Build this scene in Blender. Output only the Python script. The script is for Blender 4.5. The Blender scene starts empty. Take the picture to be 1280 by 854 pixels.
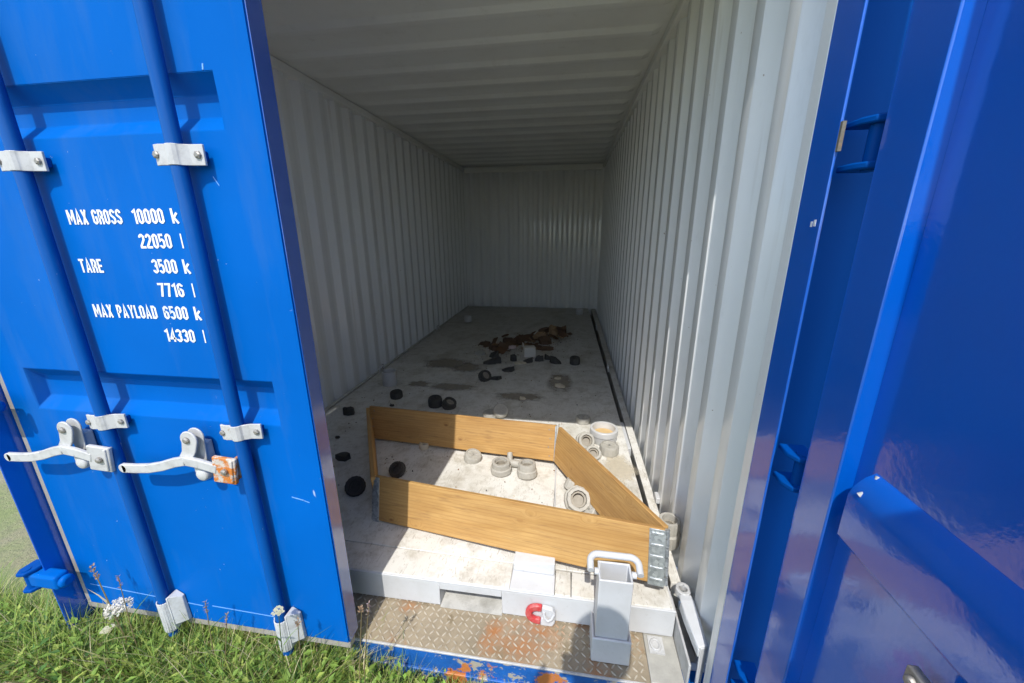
import bpy, bmesh, math, random
from mathutils import Vector, Matrix, Quaternion
random.seed(7)
rnd = random.uniform
S = bpy.context.scene
C = S.collection

# ------------------------------------------------------------------ camera, world, sun, exposure
CAM = Vector((0.6762, -0.8402, 1.2987))
YAW, PITCH, ROLL = -0.150699, -0.279505, -0.006568
fwd = Vector((math.sin(YAW)*math.cos(PITCH), math.cos(YAW)*math.cos(PITCH), math.sin(PITCH)))
r0 = Vector((math.cos(YAW), -math.sin(YAW), 0)); u0 = r0.cross(fwd)
right = r0*math.cos(ROLL) + u0*math.sin(ROLL); up = -r0*math.sin(ROLL) + u0*math.cos(ROLL)
cd = bpy.data.cameras.new('camera'); cam = bpy.data.objects.new('camera', cd); C.objects.link(cam)
cam.matrix_world = Matrix(((right.x, up.x, -fwd.x, CAM.x), (right.y, up.y, -fwd.y, CAM.y), (right.z, up.z, -fwd.z, CAM.z), (0, 0, 0, 1)))
cd.sensor_width = 36; cd.lens = 480.516/1280*36; cd.clip_start = 0.01; cd.clip_end = 2000
S.camera = cam

SUN_D = Vector((0.0385, 1.0, -1.417)).normalized()          # the way the light travels
SUN_EL = math.asin(-SUN_D.z)
w = bpy.data.worlds.new('World'); S.world = w; w.use_nodes = True
nt = w.node_tree; nt.nodes.clear()
sky = nt.nodes.new('ShaderNodeTexSky'); sky.sky_type = 'NISHITA'; sky.sun_disc = False
sky.sun_elevation = SUN_EL; sky.sun_rotation = math.radians(180)
bg = nt.nodes.new('ShaderNodeBackground'); bg.inputs[1].default_value = 0.15
wo = nt.nodes.new('ShaderNodeOutputWorld')
nt.links.new(sky.outputs[0], bg.inputs[0]); nt.links.new(bg.outputs[0], wo.inputs[0])
ld = bpy.data.lights.new('sun', 'SUN'); ld.energy = 2.05; ld.angle = math.radians(0.5); ld.color = (1.0, 0.965, 0.91)
sun = bpy.data.objects.new('sun', ld); C.objects.link(sun)
sun.rotation_euler = (-SUN_D).to_track_quat('Z', 'Y').to_euler(); sun.location = (0, -3, 6)
S.view_settings.view_transform = 'Standard'; S.view_settings.look = 'None'
S.view_settings.exposure = 1.15; S.view_settings.gamma = 1.0
S.render.engine = 'CYCLES'
cy = S.cycles
cy.max_bounces = 14; cy.diffuse_bounces = 9; cy.glossy_bounces = 6
cy.use_denoising = True
cy.caustics_reflective = True; cy.blur_glossy = 0.6
cy.sample_clamp_indirect = 12

# ------------------------------------------------------------------ materials
def new_mat(name):
    m = bpy.data.materials.new(name); m.use_nodes = True
    n = m.node_tree; b = n.nodes['Principled BSDF']
    return m, n, b
def N(n, t, **kw):
    x = n.nodes.new(t)
    for k, v in kw.items(): setattr(x, k, v)
    return x
def ramp(n, src, stops, interp='LINEAR'):
    r = N(n, 'ShaderNodeValToRGB'); r.color_ramp.interpolation = interp
    e = r.color_ramp.elements
    while len(e) < len(stops): e.new(0.5)
    for i, (p, c) in enumerate(stops):
        e[i].position = p; e[i].color = c if len(c) == 4 else (*c, 1)
    n.links.new(src, r.inputs[0]); return r.outputs[0]
def coords(n, scale=(1, 1, 1), rand=False):
    t = N(n, 'ShaderNodeTexCoord'); mp = N(n, 'ShaderNodeMapping'); mp.inputs['Scale'].default_value = scale
    n.links.new(t.outputs['Object'], mp.inputs[0])
    if rand:
        oi = N(n, 'ShaderNodeObjectInfo'); mm = N(n, 'ShaderNodeVectorMath', operation='SCALE'); mm.inputs[0].default_value = (13, 7, 5)
        n.links.new(oi.outputs['Random'], mm.inputs['Scale']); n.links.new(mm.outputs[0], mp.inputs['Location'])
    return mp.outputs[0]
def noise(n, vec, scale, detail=4, rough=.55, dist=0):
    t = N(n, 'ShaderNodeTexNoise'); t.inputs['Scale'].default_value = scale; t.inputs['Detail'].default_value = detail
    t.inputs['Roughness'].default_value = rough; t.inputs['Distortion'].default_value = dist
    n.links.new(vec, t.inputs['Vector']); return t.outputs['Fac']
def mix(n, fac, a, b):
    x = N(n, 'ShaderNodeMix', data_type='RGBA')
    if hasattr(fac, 'node'): n.links.new(fac, x.inputs[0])
    else: x.inputs[0].default_value = fac
    for s, v in ((6, a), (7, b)):
        if hasattr(v, 'node'): n.links.new(v, x.inputs[s])
        else: x.inputs[s].default_value = (*v, 1) if len(v) == 3 else v
    return x.outputs[2]
def bump(n, b, h, strength=.2, dist=.01):
    x = N(n, 'ShaderNodeBump'); x.inputs['Strength'].default_value = strength; x.inputs['Distance'].default_value = dist
    n.links.new(h, x.inputs['Height']); n.links.new(x.outputs[0], b.inputs['Normal']); return x
def setp(b, **kw):
    for k, v in kw.items(): b.inputs[k.replace('_', ' ')].default_value = v

def paint_blue(name, base, scuffs=True, coat=1.0, ior=2.0, crough=.06):
    m, n, b = new_mat(name)
    v = coords(n)
    big = noise(n, v, 1.7, 3)
    col = mix(n, ramp(n, big, [(.35, (0, 0, 0)), (.7, (1, 1, 1))]), base, tuple(c*.86 for c in base))
    if scuffs:
        vs = coords(n, (1, 1, .16))
        s1 = noise(n, vs, 26, 2, .5, .4); f1 = ramp(n, s1, [(.735, (0, 0, 0)), (.75, (.8, .8, .8))])
        gate = ramp(n, noise(n, v, 4.0, 2), [(.50, (0, 0, 0)), (.62, (1, 1, 1))])
        mm = N(n, 'ShaderNodeMath', operation='MULTIPLY'); n.links.new(f1, mm.inputs[0]); n.links.new(gate, mm.inputs[1])
        col = mix(n, mm.outputs[0], col, (.42, .52, .66))
        f2 = ramp(n, noise(n, v, 60, 3, .7), [(.73, (0, 0, 0)), (.75, (.9, .9, .9))])
        m3 = N(n, 'ShaderNodeMath', operation='MULTIPLY'); n.links.new(f2, m3.inputs[0]); n.links.new(gate, m3.inputs[1])
        col = mix(n, m3.outputs[0], col, (.5, .55, .6))
        dirt = ramp(n, noise(n, coords(n, (2.2, 2.2, .35)), 3.3, 5, .65), [(.52, (0, 0, 0)), (.8, (.30, .30, .30))])
        col = mix(n, dirt, col, (.06, .14, .30))
    n.links.new(col, b.inputs['Base Color'])
    setp(b, Roughness=.45, Specular_IOR_Level=.04, Coat_Weight=coat, Coat_Roughness=crough, Coat_IOR=ior)
    bp = bump(n, b, noise(n, v, 55 if not scuffs else 9, 4, .6), .09 if not scuffs else .05, .004 if not scuffs else .02)
    n.links.new(bp.outputs[0], b.inputs['Coat Normal'])
    return m
BLUE = paint_blue('blue_door_paint', (.0003, .105, .43), True, .03, 1.4, .3)
BLUE_IN = paint_blue('blue_gloss_paint', (.0005, .108, .56), False, 1, 1.85, .08)
BLUE_POST = paint_blue('blue_post_paint', (.0004, .062, .29), False, .04, 1.4, .4)
BLUE_EDGE = paint_blue('blue_edge_paint', (.0005, .075, .36), False, 1, 2.3, .12)
BLUE_BAR = paint_blue('blue_bar_paint', (.001, .080, .33), True, .3, 1.45, .3)

def painted(name, base, dirt=(.2, .18, .14), amount=.35, rough=.45, scale=3, coat=0, streak=1, bumpy=.05, specks=False):
    m, n, b = new_mat(name)
    v = coords(n, (1, 1, streak), True)
    f = ramp(n, noise(n, v, scale, 6, .65), [(.45, (0, 0, 0)), (.85, (amount,)*3)])
    col = mix(n, f, base, dirt)
    f2 = ramp(n, noise(n, v, scale*9, 4, .7), [(.6, (0, 0, 0)), (.75, (amount*.8,)*3)])
    col = mix(n, f2, col, dirt)
    n.links.new(col, b.inputs['Base Color'])
    setp(b, Roughness=rough, Coat_Weight=coat, Coat_Roughness=.15)
    if specks:
        sp = ramp(n, noise(n, coords(n), 38, 3, .6), [(.735, (0, 0, 0)), (.76, (.75, .75, .75))])
        col2 = mix(n, sp, col, (.30, .20, .12))
        dr = ramp(n, noise(n, coords(n, (1, 1, .05)), 16, 4, .6), [(.62, (0, 0, 0)), (.75, (.35, .35, .35))])
        col2 = mix(n, dr, col2, (.45, .40, .32))
        n.links.new(col2, b.inputs['Base Color'])
    bump(n, b, noise(n, v, 14 if not specks else 3.5, 4), bumpy, .02)
    return m
WALL = painted('interior_wall_paint', (.84, .85, .84), (.60, .59, .55), .3, .33, 2.2, .6, .25, .12, True)
ROOFM = painted('interior_roof_paint', (.84, .84, .79), (.60, .57, .50), .4, .4, 2, .3)
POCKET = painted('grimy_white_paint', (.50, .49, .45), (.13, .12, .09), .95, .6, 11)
WHITE = painted('white_steel_paint', (.56, .57, .58), (.27, .25, .21), .3, .42, 7)
HARD = painted('pale_grey_hardware_paint', (.43, .43, .42), (.18, .17, .15), .6, .42, 30)
def deck_mat():
    m, n, b = new_mat('dirty_white_deck_paint')
    v = coords(n)
    c = mix(n, ramp(n, noise(n, v, 2.4, 7, .68, .5), [(.38, (0, 0, 0)), (.72, (1, 1, 1))]), (.70, .69, .65), (.57, .55, .49))
    c = mix(n, ramp(n, noise(n, v, 11, 6, .75), [(.47, (0, 0, 0)), (.68, (.8, .8, .8))]), c, (.42, .39, .32))
    c = mix(n, ramp(n, noise(n, v, 1.15, 5, .7, 1.2), [(.54, (0, 0, 0)), (.66, (.5, .5, .5))]), c, (.30, .26, .19))
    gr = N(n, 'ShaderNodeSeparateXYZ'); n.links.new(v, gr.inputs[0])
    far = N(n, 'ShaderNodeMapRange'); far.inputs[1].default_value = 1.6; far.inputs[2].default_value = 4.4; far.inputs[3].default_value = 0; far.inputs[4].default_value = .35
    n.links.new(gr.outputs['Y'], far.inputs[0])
    c = mix(n, far.outputs[0], c, (.17, .155, .12))                       # deck colour darkens toward the back end
    sc = ramp(n, noise(n, coords(n, (6, 1.2, 1)), 13, 4, .6, 2.0), [(.60, (0, 0, 0)), (.63, (.55, .55, .55))])
    c = mix(n, sc, c, (.30, .27, .22))
    n.links.new(c, b.inputs['Base Color']); setp(b, Roughness=.6)
    bump(n, b, noise(n, v, 30, 5, .7), .25, .006)
    return m
DECK = deck_mat()
def wood_mat():
    m, n, b = new_mat('pine_board_wood')
    v = coords(n, (1, 1, 1), True)
    vo = N(n, 'ShaderNodeTexVoronoi'); vo.inputs['Scale'].default_value = 6.5
    st3 = N(n, 'ShaderNodeMapping'); st3.inputs['Scale'].default_value = (.75, 1.2, 1.35); n.links.new(v, st3.inputs[0]); n.links.new(st3.outputs[0], vo.inputs['Vector'])
    st = N(n, 'ShaderNodeMapping'); st.inputs['Scale'].default_value = (1.0, 9, 11); n.links.new(v, st.inputs[0])
    # the grain bends round the knots
    pull = N(n, 'ShaderNodeMapRange'); pull.inputs[1].default_value = 0; pull.inputs[2].default_value = .22; pull.inputs[3].default_value = .45; pull.inputs[4].default_value = 0
    n.links.new(vo.outputs['Distance'], pull.inputs[0])
    ad = N(n, 'ShaderNodeVectorMath', operation='ADD'); cmb = N(n, 'ShaderNodeCombineXYZ'); n.links.new(pull.outputs[0], cmb.inputs[2]); n.links.new(st.outputs[0], ad.inputs[0]); n.links.new(cmb.outputs[0], ad.inputs[1])
    g = noise(n, ad.outputs[0], 1.9, 5, .6, 1.0)
    c = ramp(n, g, [(.25, (.36, .19, .055)), (.42, (.46, .265, .088)), (.6, (.53, .325, .118)), (.8, (.40, .215, .065))])
    wv = N(n, 'ShaderNodeTexWave', wave_type='BANDS', bands_direction='Z'); wv.inputs['Scale'].default_value = 1.9
    wv.inputs['Distortion'].default_value = 9; wv.inputs['Detail'].default_value = 3; wv.inputs['Detail Scale'].default_value = .55
    n.links.new(ad.outputs[0], wv.inputs[0])
    c = mix(n, ramp(n, wv.outputs['Fac'], [(.74, (0, 0, 0)), (.97, (.42, .42, .42))]), c, (.35, .17, .052))
    c = mix(n, ramp(n, vo.outputs['Distance'], [(.03, (.9, .9, .9)), (.085, (0, 0, 0))]), c, (.20, .085, .03))
    di = ramp(n, noise(n, coords(n, (.5, 1, 1.4), True), 6, 7, .75), [(.42, (0, 0, 0)), (.75, (.7, .7, .7))])
    c = mix(n, di, c, (.34, .19, .072))
    sc = ramp(n, noise(n, coords(n, (.25, 2, 2.4), True), 30, 4, .6), [(.56, (0, 0, 0)), (.70, (.6, .6, .6))])
    c = mix(n, sc, c, (.27, .145, .06))
    n.links.new(c, b.inputs['Base Color']); setp(b, Roughness=.62, Specular_IOR_Level=.3)
    bump(n, b, g, .2, .004)
    return m
WOOD = wood_mat()
def galv_mat():
    m, n, b = new_mat('galvanised_steel')
    vo = N(n, 'ShaderNodeTexVoronoi'); vo.inputs['Scale'].default_value = 90; n.links.new(coords(n), vo.inputs['Vector'])
    c = ramp(n, vo.outputs['Color'], [(.2, (.38, .41, .43)), (.8, (.62, .65, .66))])
    n.links.new(c, b.inputs['Base Color']); setp(b, Metallic=.75, Roughness=.42); return m
GALV = galv_mat()
HARD = painted('pale_grey_hardware_paint', (.47, .47, .46), (.18, .17, .15), .6, .42, 30, specks=True)
KEEP = painted('grubby_keeper_paint', (.50, .51, .51), (.16, .14, .11), .7, .5, 26)
def rusty(name, base, rust=(.44, .135, .03), lo=.5, hi=.56, scale=6, rough=.6, extra=None, metallic=0):
    m, n, b = new_mat(name); v = coords(n)
    c = mix(n, ramp(n, noise(n, v, scale*2.2, 5, .7), [(.4, (0, 0, 0)), (.75, (1, 1, 1))]), base, tuple(x*.62 for x in base))
    if extra: c = mix(n, ramp(n, noise(n, coords(n, (1, 1, 1.6)), scale*1.7, 6, .72), [(extra[1], (0, 0, 0)), (extra[1]+.03, (1, 1, 1))]), c, extra[0])
    c = mix(n, ramp(n, noise(n, v, scale, 6, .7), [(lo, (0, 0, 0)), (hi, (1, 1, 1))]), c, rust)
    n.links.new(c, b.inputs['Base Color']); setp(b, Roughness=rough, Metallic=metallic)
    bump(n, b, noise(n, v, scale*8, 5, .7), .3, .004); return m
TREAD = rusty('worn_tread_plate_steel', (.31, .255, .175), (.34, .15, .055), .55, .70, 4, .6, ((.22, .175, .11), .56))
WORN = rusty('worn_bump_tops', (.45, .40, .315), (.36, .16, .06), .60, .72, 5, .45)
SILLM = rusty('chipped_blue_sill_paint', (.012, .115, .42), (.48, .17, .045), .59, .62, 5, .5, ((.36, .33, .27), .535))
RUSTHUB = rusty('rusting_hub_paint', (.55, .50, .44), (.52, .17, .03), .44, .5, 22, .55)
RED = painted('chipped_red_paint', (.50, .035, .04), (.6, .45, .4), .5, .4, 40)
GASK = painted('grey_rubber_gasket', (.33, .31, .275), (.17, .15, .12), .6, .6, 9)
def plain(name, base, rough=.5, var=.25, scale=12, spec=.5, metallic=0, coat=0):
    m, n, b = new_mat(name); v = coords(n, (1, 1, 1), True)
    c = mix(n, noise(n, v, scale, 5, .65), tuple(x*(1-var) for x in base), tuple(min(1, x*(1+var)) for x in base))
    n.links.new(c, b.inputs['Base Color']); setp(b, Roughness=rough, Specular_IOR_Level=spec, Metallic=metallic, Coat_Weight=coat)
    bump(n, b, noise(n, v, scale*4, 4), .2, .004); return m
PVC = plain('dusty_grey_pvc', (.40, .385, .34), .55, .3, 30)
PVCW = plain('white_pvc', (.55, .55, .54), .4, .15, 14)
PVCD = plain('dirty_inner_pvc', (.30, .27, .22), .6, .3, 30)
YELL = plain('dried_yellow_sediment', (.60, .42, .20), .7, .25, 22)
BLACK = plain('dusty_black_plastic', (.05, .048, .045), .8, .6, 45)
BLACKD = plain('dusty_black_rubber', (.05, .049, .045), .7, .7, 35)
BROWN = plain('damp_brown_cardboard', (.115, .065, .036), .75, .5, 14)
RUSTY = plain('rust_brown_scrap', (.13, .065, .03), .8, .5, 20)
TAN = plain('torn_tan_cardboard', (.28, .18, .095), .75, .35, 14)
CARDW = plain('pale_box_card', (.62, .59, .52), .6, .15, 18)
PINK = plain('faded_pink_card', (.55, .42, .40), .6, .2, 18)
CREAM = plain('cream_plaster_chip', (.52, .46, .34), .7, .3, 40)
SAND = plain('spilled_pale_grit', (.60, .53, .40), .8, .35, 40)
LETTER = painted('white_vinyl_lettering', (.74, .75, .77), (.10, .25, .5), .55, .5, 26)
GLINT = plain('white_glint_paint', (.90, .90, .90), .3, .03, 40, .6, 0, .6)  # bright white of the painted highlight dashes on the right wall
SCR = plain('scratched_pale_paint', (.16, .36, .72), .5, .3, 40)
STEELD = plain('dull_bolt_steel', (.30, .28, .25), .45, .4, 60, .5, .5)
DARKIN = plain('dark_underfloor_steel', (.10, .095, .085), .7, .4, 10)
GREYPLATE = plain('rubbed_grey_plate', (.36, .35, .31), .5, .3, 30)
def attr_mat(name, rough=.55, trans=True):
    m, n, b = new_mat(name)
    a = N(n, 'ShaderNodeAttribute'); a.attribute_name = 'tint'
    n.links.new(a.outputs['Color'], b.inputs['Base Color']); setp(b, Roughness=rough, Specular_IOR_Level=.35)
    if trans:
        t = N(n, 'ShaderNodeBsdfTranslucent'); n.links.new(a.outputs['Color'], t.inputs[0])
        ms = N(n, 'ShaderNodeMixShader'); ms.inputs[0].default_value = .36
        n.links.new(b.outputs[0], ms.inputs[1]); n.links.new(t.outputs[0], ms.inputs[2])
        n.links.new(ms.outputs[0], n.nodes['Material Output'].inputs[0])
    return m
LEAF = attr_mat('leafy_green')
CRUMB = attr_mat('crumbled_litter', .8, False)
def ground_mat():
    m, n, b = new_mat('soil_and_turf'); v = coords(n)
    c = mix(n, noise(n, v, 6, 6, .7), (.22, .19, .12), (.33, .29, .19))
    c = mix(n, ramp(n, noise(n, v, 1.3, 5, .7), [(.4, (0, 0, 0)), (.6, (.8, .8, .8))]), c, (.20, .25, .08))
    n.links.new(c, b.inputs['Base Color']); setp(b, Roughness=.95)
    bump(n, b, noise(n, v, 30, 6, .7), .8, .03); return m
GROUND = ground_mat()
SKIN = plain('skin', (.50, .30, .22), .5, .08, 20)
SHIRT = plain('dark_work_jacket', (.03, .04, .07), .85, .3, 40)
TROUS = plain('grey_trousers', (.08, .08, .08), .85, .3, 40)
HAIR = plain('short_brown_hair', (.05, .03, .02), .6, .4, 60)

# ------------------------------------------------------------------ mesh builder
class B:
    def __init__(self): self.v, self.f, self.t, self.marks = [], [], [], []
    def add(self, vs, fs, tint=None):
        o = len(self.v); self.marks.append((o, len(self.f))); self.v += [tuple(x) for x in vs]; self.f += [tuple(o+i for i in f) for f in fs]
        if tint is not None: self.t += [tint]*len(vs)
        return self
    def hexa(self, p):      # p: 4 bottom (ccw from above) + 4 top
        return self.add(p, [(3, 2, 1, 0), (4, 5, 6, 7), (0, 1, 5, 4), (1, 2, 6, 5), (2, 3, 7, 6), (3, 0, 4, 7)])
    def box(self, x0, x1, y0, y1, z0, z1):
        return self.hexa([(x0, y0, z0), (x1, y0, z0), (x1, y1, z0), (x0, y1, z0), (x0, y0, z1), (x1, y0, z1), (x1, y1, z1), (x0, y1, z1)])
    def obox(self, c, ax, ay, az):
        c, ax, ay, az = map(Vector, (c, ax, ay, az))
        return self.hexa([c-ax-ay-az, c+ax-ay-az, c+ax+ay-az, c-ax+ay-az, c-ax-ay+az, c+ax-ay+az, c+ax+ay+az, c-ax+ay+az])
    def prism(self, poly, e, off=(0, 0, 0)):   # poly: 3-D points of one cap (ordered so that normal points against e)
        n = len(poly); e = Vector(e); a = [Vector(p)+Vector(off) for p in poly]; b = [p+e for p in a]
        fs = [tuple(range(n))[::-1], tuple(range(n, 2*n))] + [(i, (i+1) % n, n+(i+1) % n, n+i) for i in range(n)]
        nrm = Vector((0, 0, 0))
        for i in range(n): nrm += a[i].cross(a[(i+1) % n])
        if nrm.dot(e) < 0: fs = [f[::-1] for f in fs]
        return self.add(a+b, fs)
    def tube(self, pts, r, n=12, closed=False, flat=1.0, cap=True):
        pts = [Vector(p) for p in pts]; m = len(pts); vs = []; prev = None
        rr = r if isinstance(r, (list, tuple)) else [r]*m
        for i, p in enumerate(pts):
            if closed: d = pts[(i+1) % m]-pts[i-1]
            else: d = pts[min(i+1, m-1)]-pts[max(i-1, 0)]
            d.normalize()
            if prev is None:
                a = Vector((0, 0, 1)) if abs(d.z) < .9 else Vector((1, 0, 0))
                x = d.cross(a).normalized()
            else: x = (prev - d*prev.dot(d)).normalized()
            y = d.cross(x); prev = x
            for k in range(n):
                t = 2*math.pi*k/n; vs.append(p + x*math.cos(t)*rr[i] + y*math.sin(t)*rr[i]*flat)
        fs = []
        for i in range(m if closed else m-1):
            j = (i+1) % m
            for k in range(n): fs.append((i*n+k, i*n+(k+1) % n, j*n+(k+1) % n, j*n+k))
        if not closed and cap: fs += [tuple(range(n))[::-1], tuple(range((m-1)*n, m*n))]
        return self.add(vs, fs)
    def lathe(self, c, prof, n=24, M=None, rib=0, ribs=0):
        c = Vector(c); vs = []; m = len(prof)
        for r, z in prof:
            for k in range(n):
                t = 2*math.pi*k/n; q = r*(1+(rib if ribs and k % 2 else 0)) if r > 1e-5 else r
                p = Vector((q*math.cos(t), q*math.sin(t), z))
                vs.append(c + (M @ p if M else p))
        fs = [(i*n+k, i*n+(k+1) % n, (i+1)*n+(k+1) % n, (i+1)*n+k) for i in range(m-1) for k in range(n)]
        if prof[0][0] > 1e-5: fs.append(tuple(range(n))[::-1])
        if prof[-1][0] > 1e-5: fs.append(tuple(range((m-1)*n, m*n)))
        return self.add(vs, fs)
    def out(self, name, mat, parent=None, sm=None, bevel=0, seg=2, loc=None, mats=None, weld=False):
        me = bpy.data.meshes.new(name)
        o = bpy.data.objects.new(name, me); C.objects.link(o)
        org = Vector((0, 0, 0))
        if parent is not None: o.parent = parent; org = world_org(parent)
        elif loc is not None: org = Vector(loc); o.location = org
        me.from_pydata([tuple(Vector(p)-org) for p in self.v], [], self.f)
        if weld:
            bm = bmesh.new(); bm.from_mesh(me); bmesh.ops.remove_doubles(bm, verts=bm.verts, dist=1e-5)
            bmesh.ops.recalc_face_normals(bm, faces=bm.faces); bm.to_mesh(me); bm.free()
        if self.t and len(self.t) == len(self.v):
            a = me.color_attributes.new('tint', 'FLOAT_COLOR', 'POINT')
            a.data.foreach_set('color', [x for t in self.t for x in (*t, 1.0)])
        me.materials.append(mat)
        for x in mats or []: me.materials.append(x)
        if sm is not None:
            me.shade_smooth(); me.set_sharp_from_angle(angle=math.radians(sm))
        if bevel:
            md = o.modifiers.new('bevel', 'BEVEL'); md.width = bevel; md.segments = seg; md.limit_method = 'ANGLE'; md.angle_limit = math.radians(35)
            md.harden_normals = False
            if sm is None: me.shade_smooth(); me.set_sharp_from_angle(angle=math.radians(50))
        me.update()
        return o
def pieces(b, name, mat, parent, **kw):
    """one object per piece that was added to b"""
    for k, (v0, f0) in enumerate(b.marks):
        v1, f1 = b.marks[k+1] if k+1 < len(b.marks) else (len(b.v), len(b.f))
        c = B(); c.v = b.v[v0:v1]; c.f = [tuple(i-v0 for i in f) for f in b.f[f0:f1]]
        c.out(name, mat, parent, **kw)
def piece(b, k):
    v0, f0 = b.marks[k]; v1, f1 = b.marks[k+1] if k+1 < len(b.marks) else (len(b.v), len(b.f))
    c = B(); c.v = b.v[v0:v1]; c.f = [tuple(i-v0 for i in f) for f in b.f[f0:f1]]; return c
def world_org(o):
    p = Vector(o.location)
    while o.parent: o = o.parent; p += Vector(o.location)
    return p
def thing(name, label, cat, loc, group=None):
    o = bpy.data.objects.new(name, None); C.objects.link(o); o.location = loc; o.empty_display_size = .1
    o['label'] = label; o['category'] = cat
    if group: o['group'] = group
    return o
def tag(o, label, cat, group=None):
    o['label'] = label; o['category'] = cat
    if group: o['group'] = group
    return o

# ------------------------------------------------------------------ ground and sky setting
GZ = -.30
def ground():
    b = B(); xs = [-300, -80, -20, -6, -3.5] + [-3+.25*i for i in range(25)] + [3.6, 6, 20, 80, 300]
    ys = [-300, -80, -20, -6, -3.2] + [-2.8+.25*i for i in range(19)] + [3, 6, 12, 40, 100, 300]
    vs = []
    for y in ys:
        for x in xs:
            near = abs(x) < 3.2 and -3 < y < 1.8
            z = GZ + (rnd(-.015, .015) if near and y < -.1 else 0)
            if abs(x) < 1.3 and y > -.1 and y < 8: z = GZ-.005
            vs.append((x, y, z))
    nx = len(xs)
    b.add(vs, [(j*nx+i, j*nx+i+1, (j+1)*nx+i+1, (j+1)*nx+i) for j in range(len(ys)-1) for i in range(nx-1)])
    o = b.out('grass_ground', GROUND, sm=180); o['kind'] = 'structure'
ground()

# ------------------------------------------------------------------ the container
CT = thing('shipping_container', 'blue shipping container with grey white corrugated inside, one door shut and one swung open', 'shipping container', (0, .12, GZ))
HC = 2.32; LEN = 5.88; CX = 1.15; DEP = .042
def corr_profile(u0, u1, pitch, start):
    # (u, d) points of a trapezoid profile, d = 0 crest toward the room, DEP = trough
    a = [(0, 0), (.29, 0), (.5, 1), (.79, 1)]
    pts = []; u = start
    while u < u1:
        for t, d in a: pts.append((u+t*pitch, d*DEP))
        u += pitch
    pts = [p for p in pts if u0 < p[0] < u1]
    return [(u0, pts[0][1])] + pts + [(u1, pts[-1][1])]
def wall_sheet(name, fn, prof, z0, z1, flip):
    b = B(); n = len(prof)
    b.add([fn(u, d, z0) for u, d in prof]+[fn(u, d, z1) for u, d in prof],
          [((i, i+1, n+i+1, n+i) if not flip else (n+i, n+i+1, i+1, i)) for i in range(n-1)])
    o = b.out(name, WALL, CT, mats=[BLUE])
    s = o.modifiers.new('thickness', 'SOLIDIFY'); s.thickness = .003; s.offset = -1; s.material_offset = 1
    v = o.modifiers.new('bevel', 'BEVEL'); v.width = .008; v.segments = 2; v.limit_method = 'ANGLE'; v.angle_limit = math.radians(30)
    o.data.shade_smooth(); o.data.set_sharp_from_angle(angle=math.radians(60))
    return o
PR = corr_profile(.109, LEN, .2, .04)
rw = wall_sheet('side_wall', lambda u, d, z: (CX+d, u, z), PR, -.13, 2.325, True)
lw = wall_sheet('side_wall', lambda u, d, z: (-CX-d, u, z), PR, -.13, 2.325, False)
PB = corr_profile(-CX-.036, CX+.036, .165, -1.2)
bw = wall_sheet('back_wall', lambda u, d, z: (u, LEN+d*.8, z), PB, -.13, 2.325, False)
# white dashes shaped and coloured as the highlight on the right wall's bends
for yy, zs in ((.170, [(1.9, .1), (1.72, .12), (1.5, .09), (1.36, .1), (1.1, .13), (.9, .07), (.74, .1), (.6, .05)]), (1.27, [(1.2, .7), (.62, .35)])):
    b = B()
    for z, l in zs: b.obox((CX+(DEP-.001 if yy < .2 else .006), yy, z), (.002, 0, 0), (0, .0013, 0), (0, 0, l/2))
    pieces(b, 'glint_dash', GLINT, rw)
# roof with pressed ribs
def roof():
    b = B(); ys = []; y = .12
    prof = [(.12, 0)]
    c = 1.05-.297*3
    k = 0
    while c < LEN-.1:
        for o_, d in ((-.055, 0), (-.026, 1), (.026, 1), (.055, 0)):
            if c+o_ > .13: prof.append((c+o_, d))
        c += .297
    prof.append((LEN+.06, 0))
    xs = [(-1.19, 0), (-1.10, 0), (-1.055, 1), (1.055, 1), (1.10, 0), (1.19, 0)]
    n = len(prof)
    vs = [(x, yy, HC - d*dx*.02) for x, dx in xs for yy, d in prof]
    b.add(vs, [(i*n+j, i*n+j+1, (i+1)*n+j+1, (i+1)*n+j) for i in range(len(xs)-1) for j in range(n-1)])
    o = b.out('roof', ROOFM, CT, mats=[BLUE])
    s = o.modifiers.new('thickness', 'SOLIDIFY'); s.thickness = .003; s.offset = 1; s.material_offset = 1
    v = o.modifiers.new('bevel', 'BEVEL'); v.width = .007; v.segments = 2; v.limit_method = 'ANGLE'; v.angle_limit = math.radians(20)
    o.data.shade_smooth(); o.data.set_sharp_from_angle(angle=math.radians(60))
roof()
for s in (-1, 1):
    B().box(min(s*1.125, s*1.205), max(s*1.125, s*1.205), .21, LEN+.05, 2.262, 2.345-.03).out('top_rail', ROOFM, CT, bevel=.008)
    B().box(min(s*1.206, s*1.26), max(s*1.206, s*1.26), .206, LEN+.12, 2.2, 2.40).out('outer_top_rail', BLUE, CT, bevel=.006)
    B().box(min(s*1.13, s*1.205), max(s*1.13, s*1.205), .21, LEN+.05, -.29, -.135).out('bottom_rail', WALL, CT, bevel=.006)
B().box(-1.2, 1.2, LEN+.051, LEN+.11, 2.2, 2.40).out('outer_rear_rail', BLUE, CT, bevel=.006)
B().box(-1.12, 1.12, LEN-.035, LEN+.05, 2.225, 2.314).out('rear_header', ROOFM, CT, bevel=.006)
B().box(-1.27, 1.27, .04, .205, 2.2505, 2.42).out('door_header', BLUE, CT, bevel=.008)
b = B(); b.box(-1.128, 1.128, .30, LEN+.03, -.16, -.131); b.out('floor_plate', DARKIN, CT)
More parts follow.
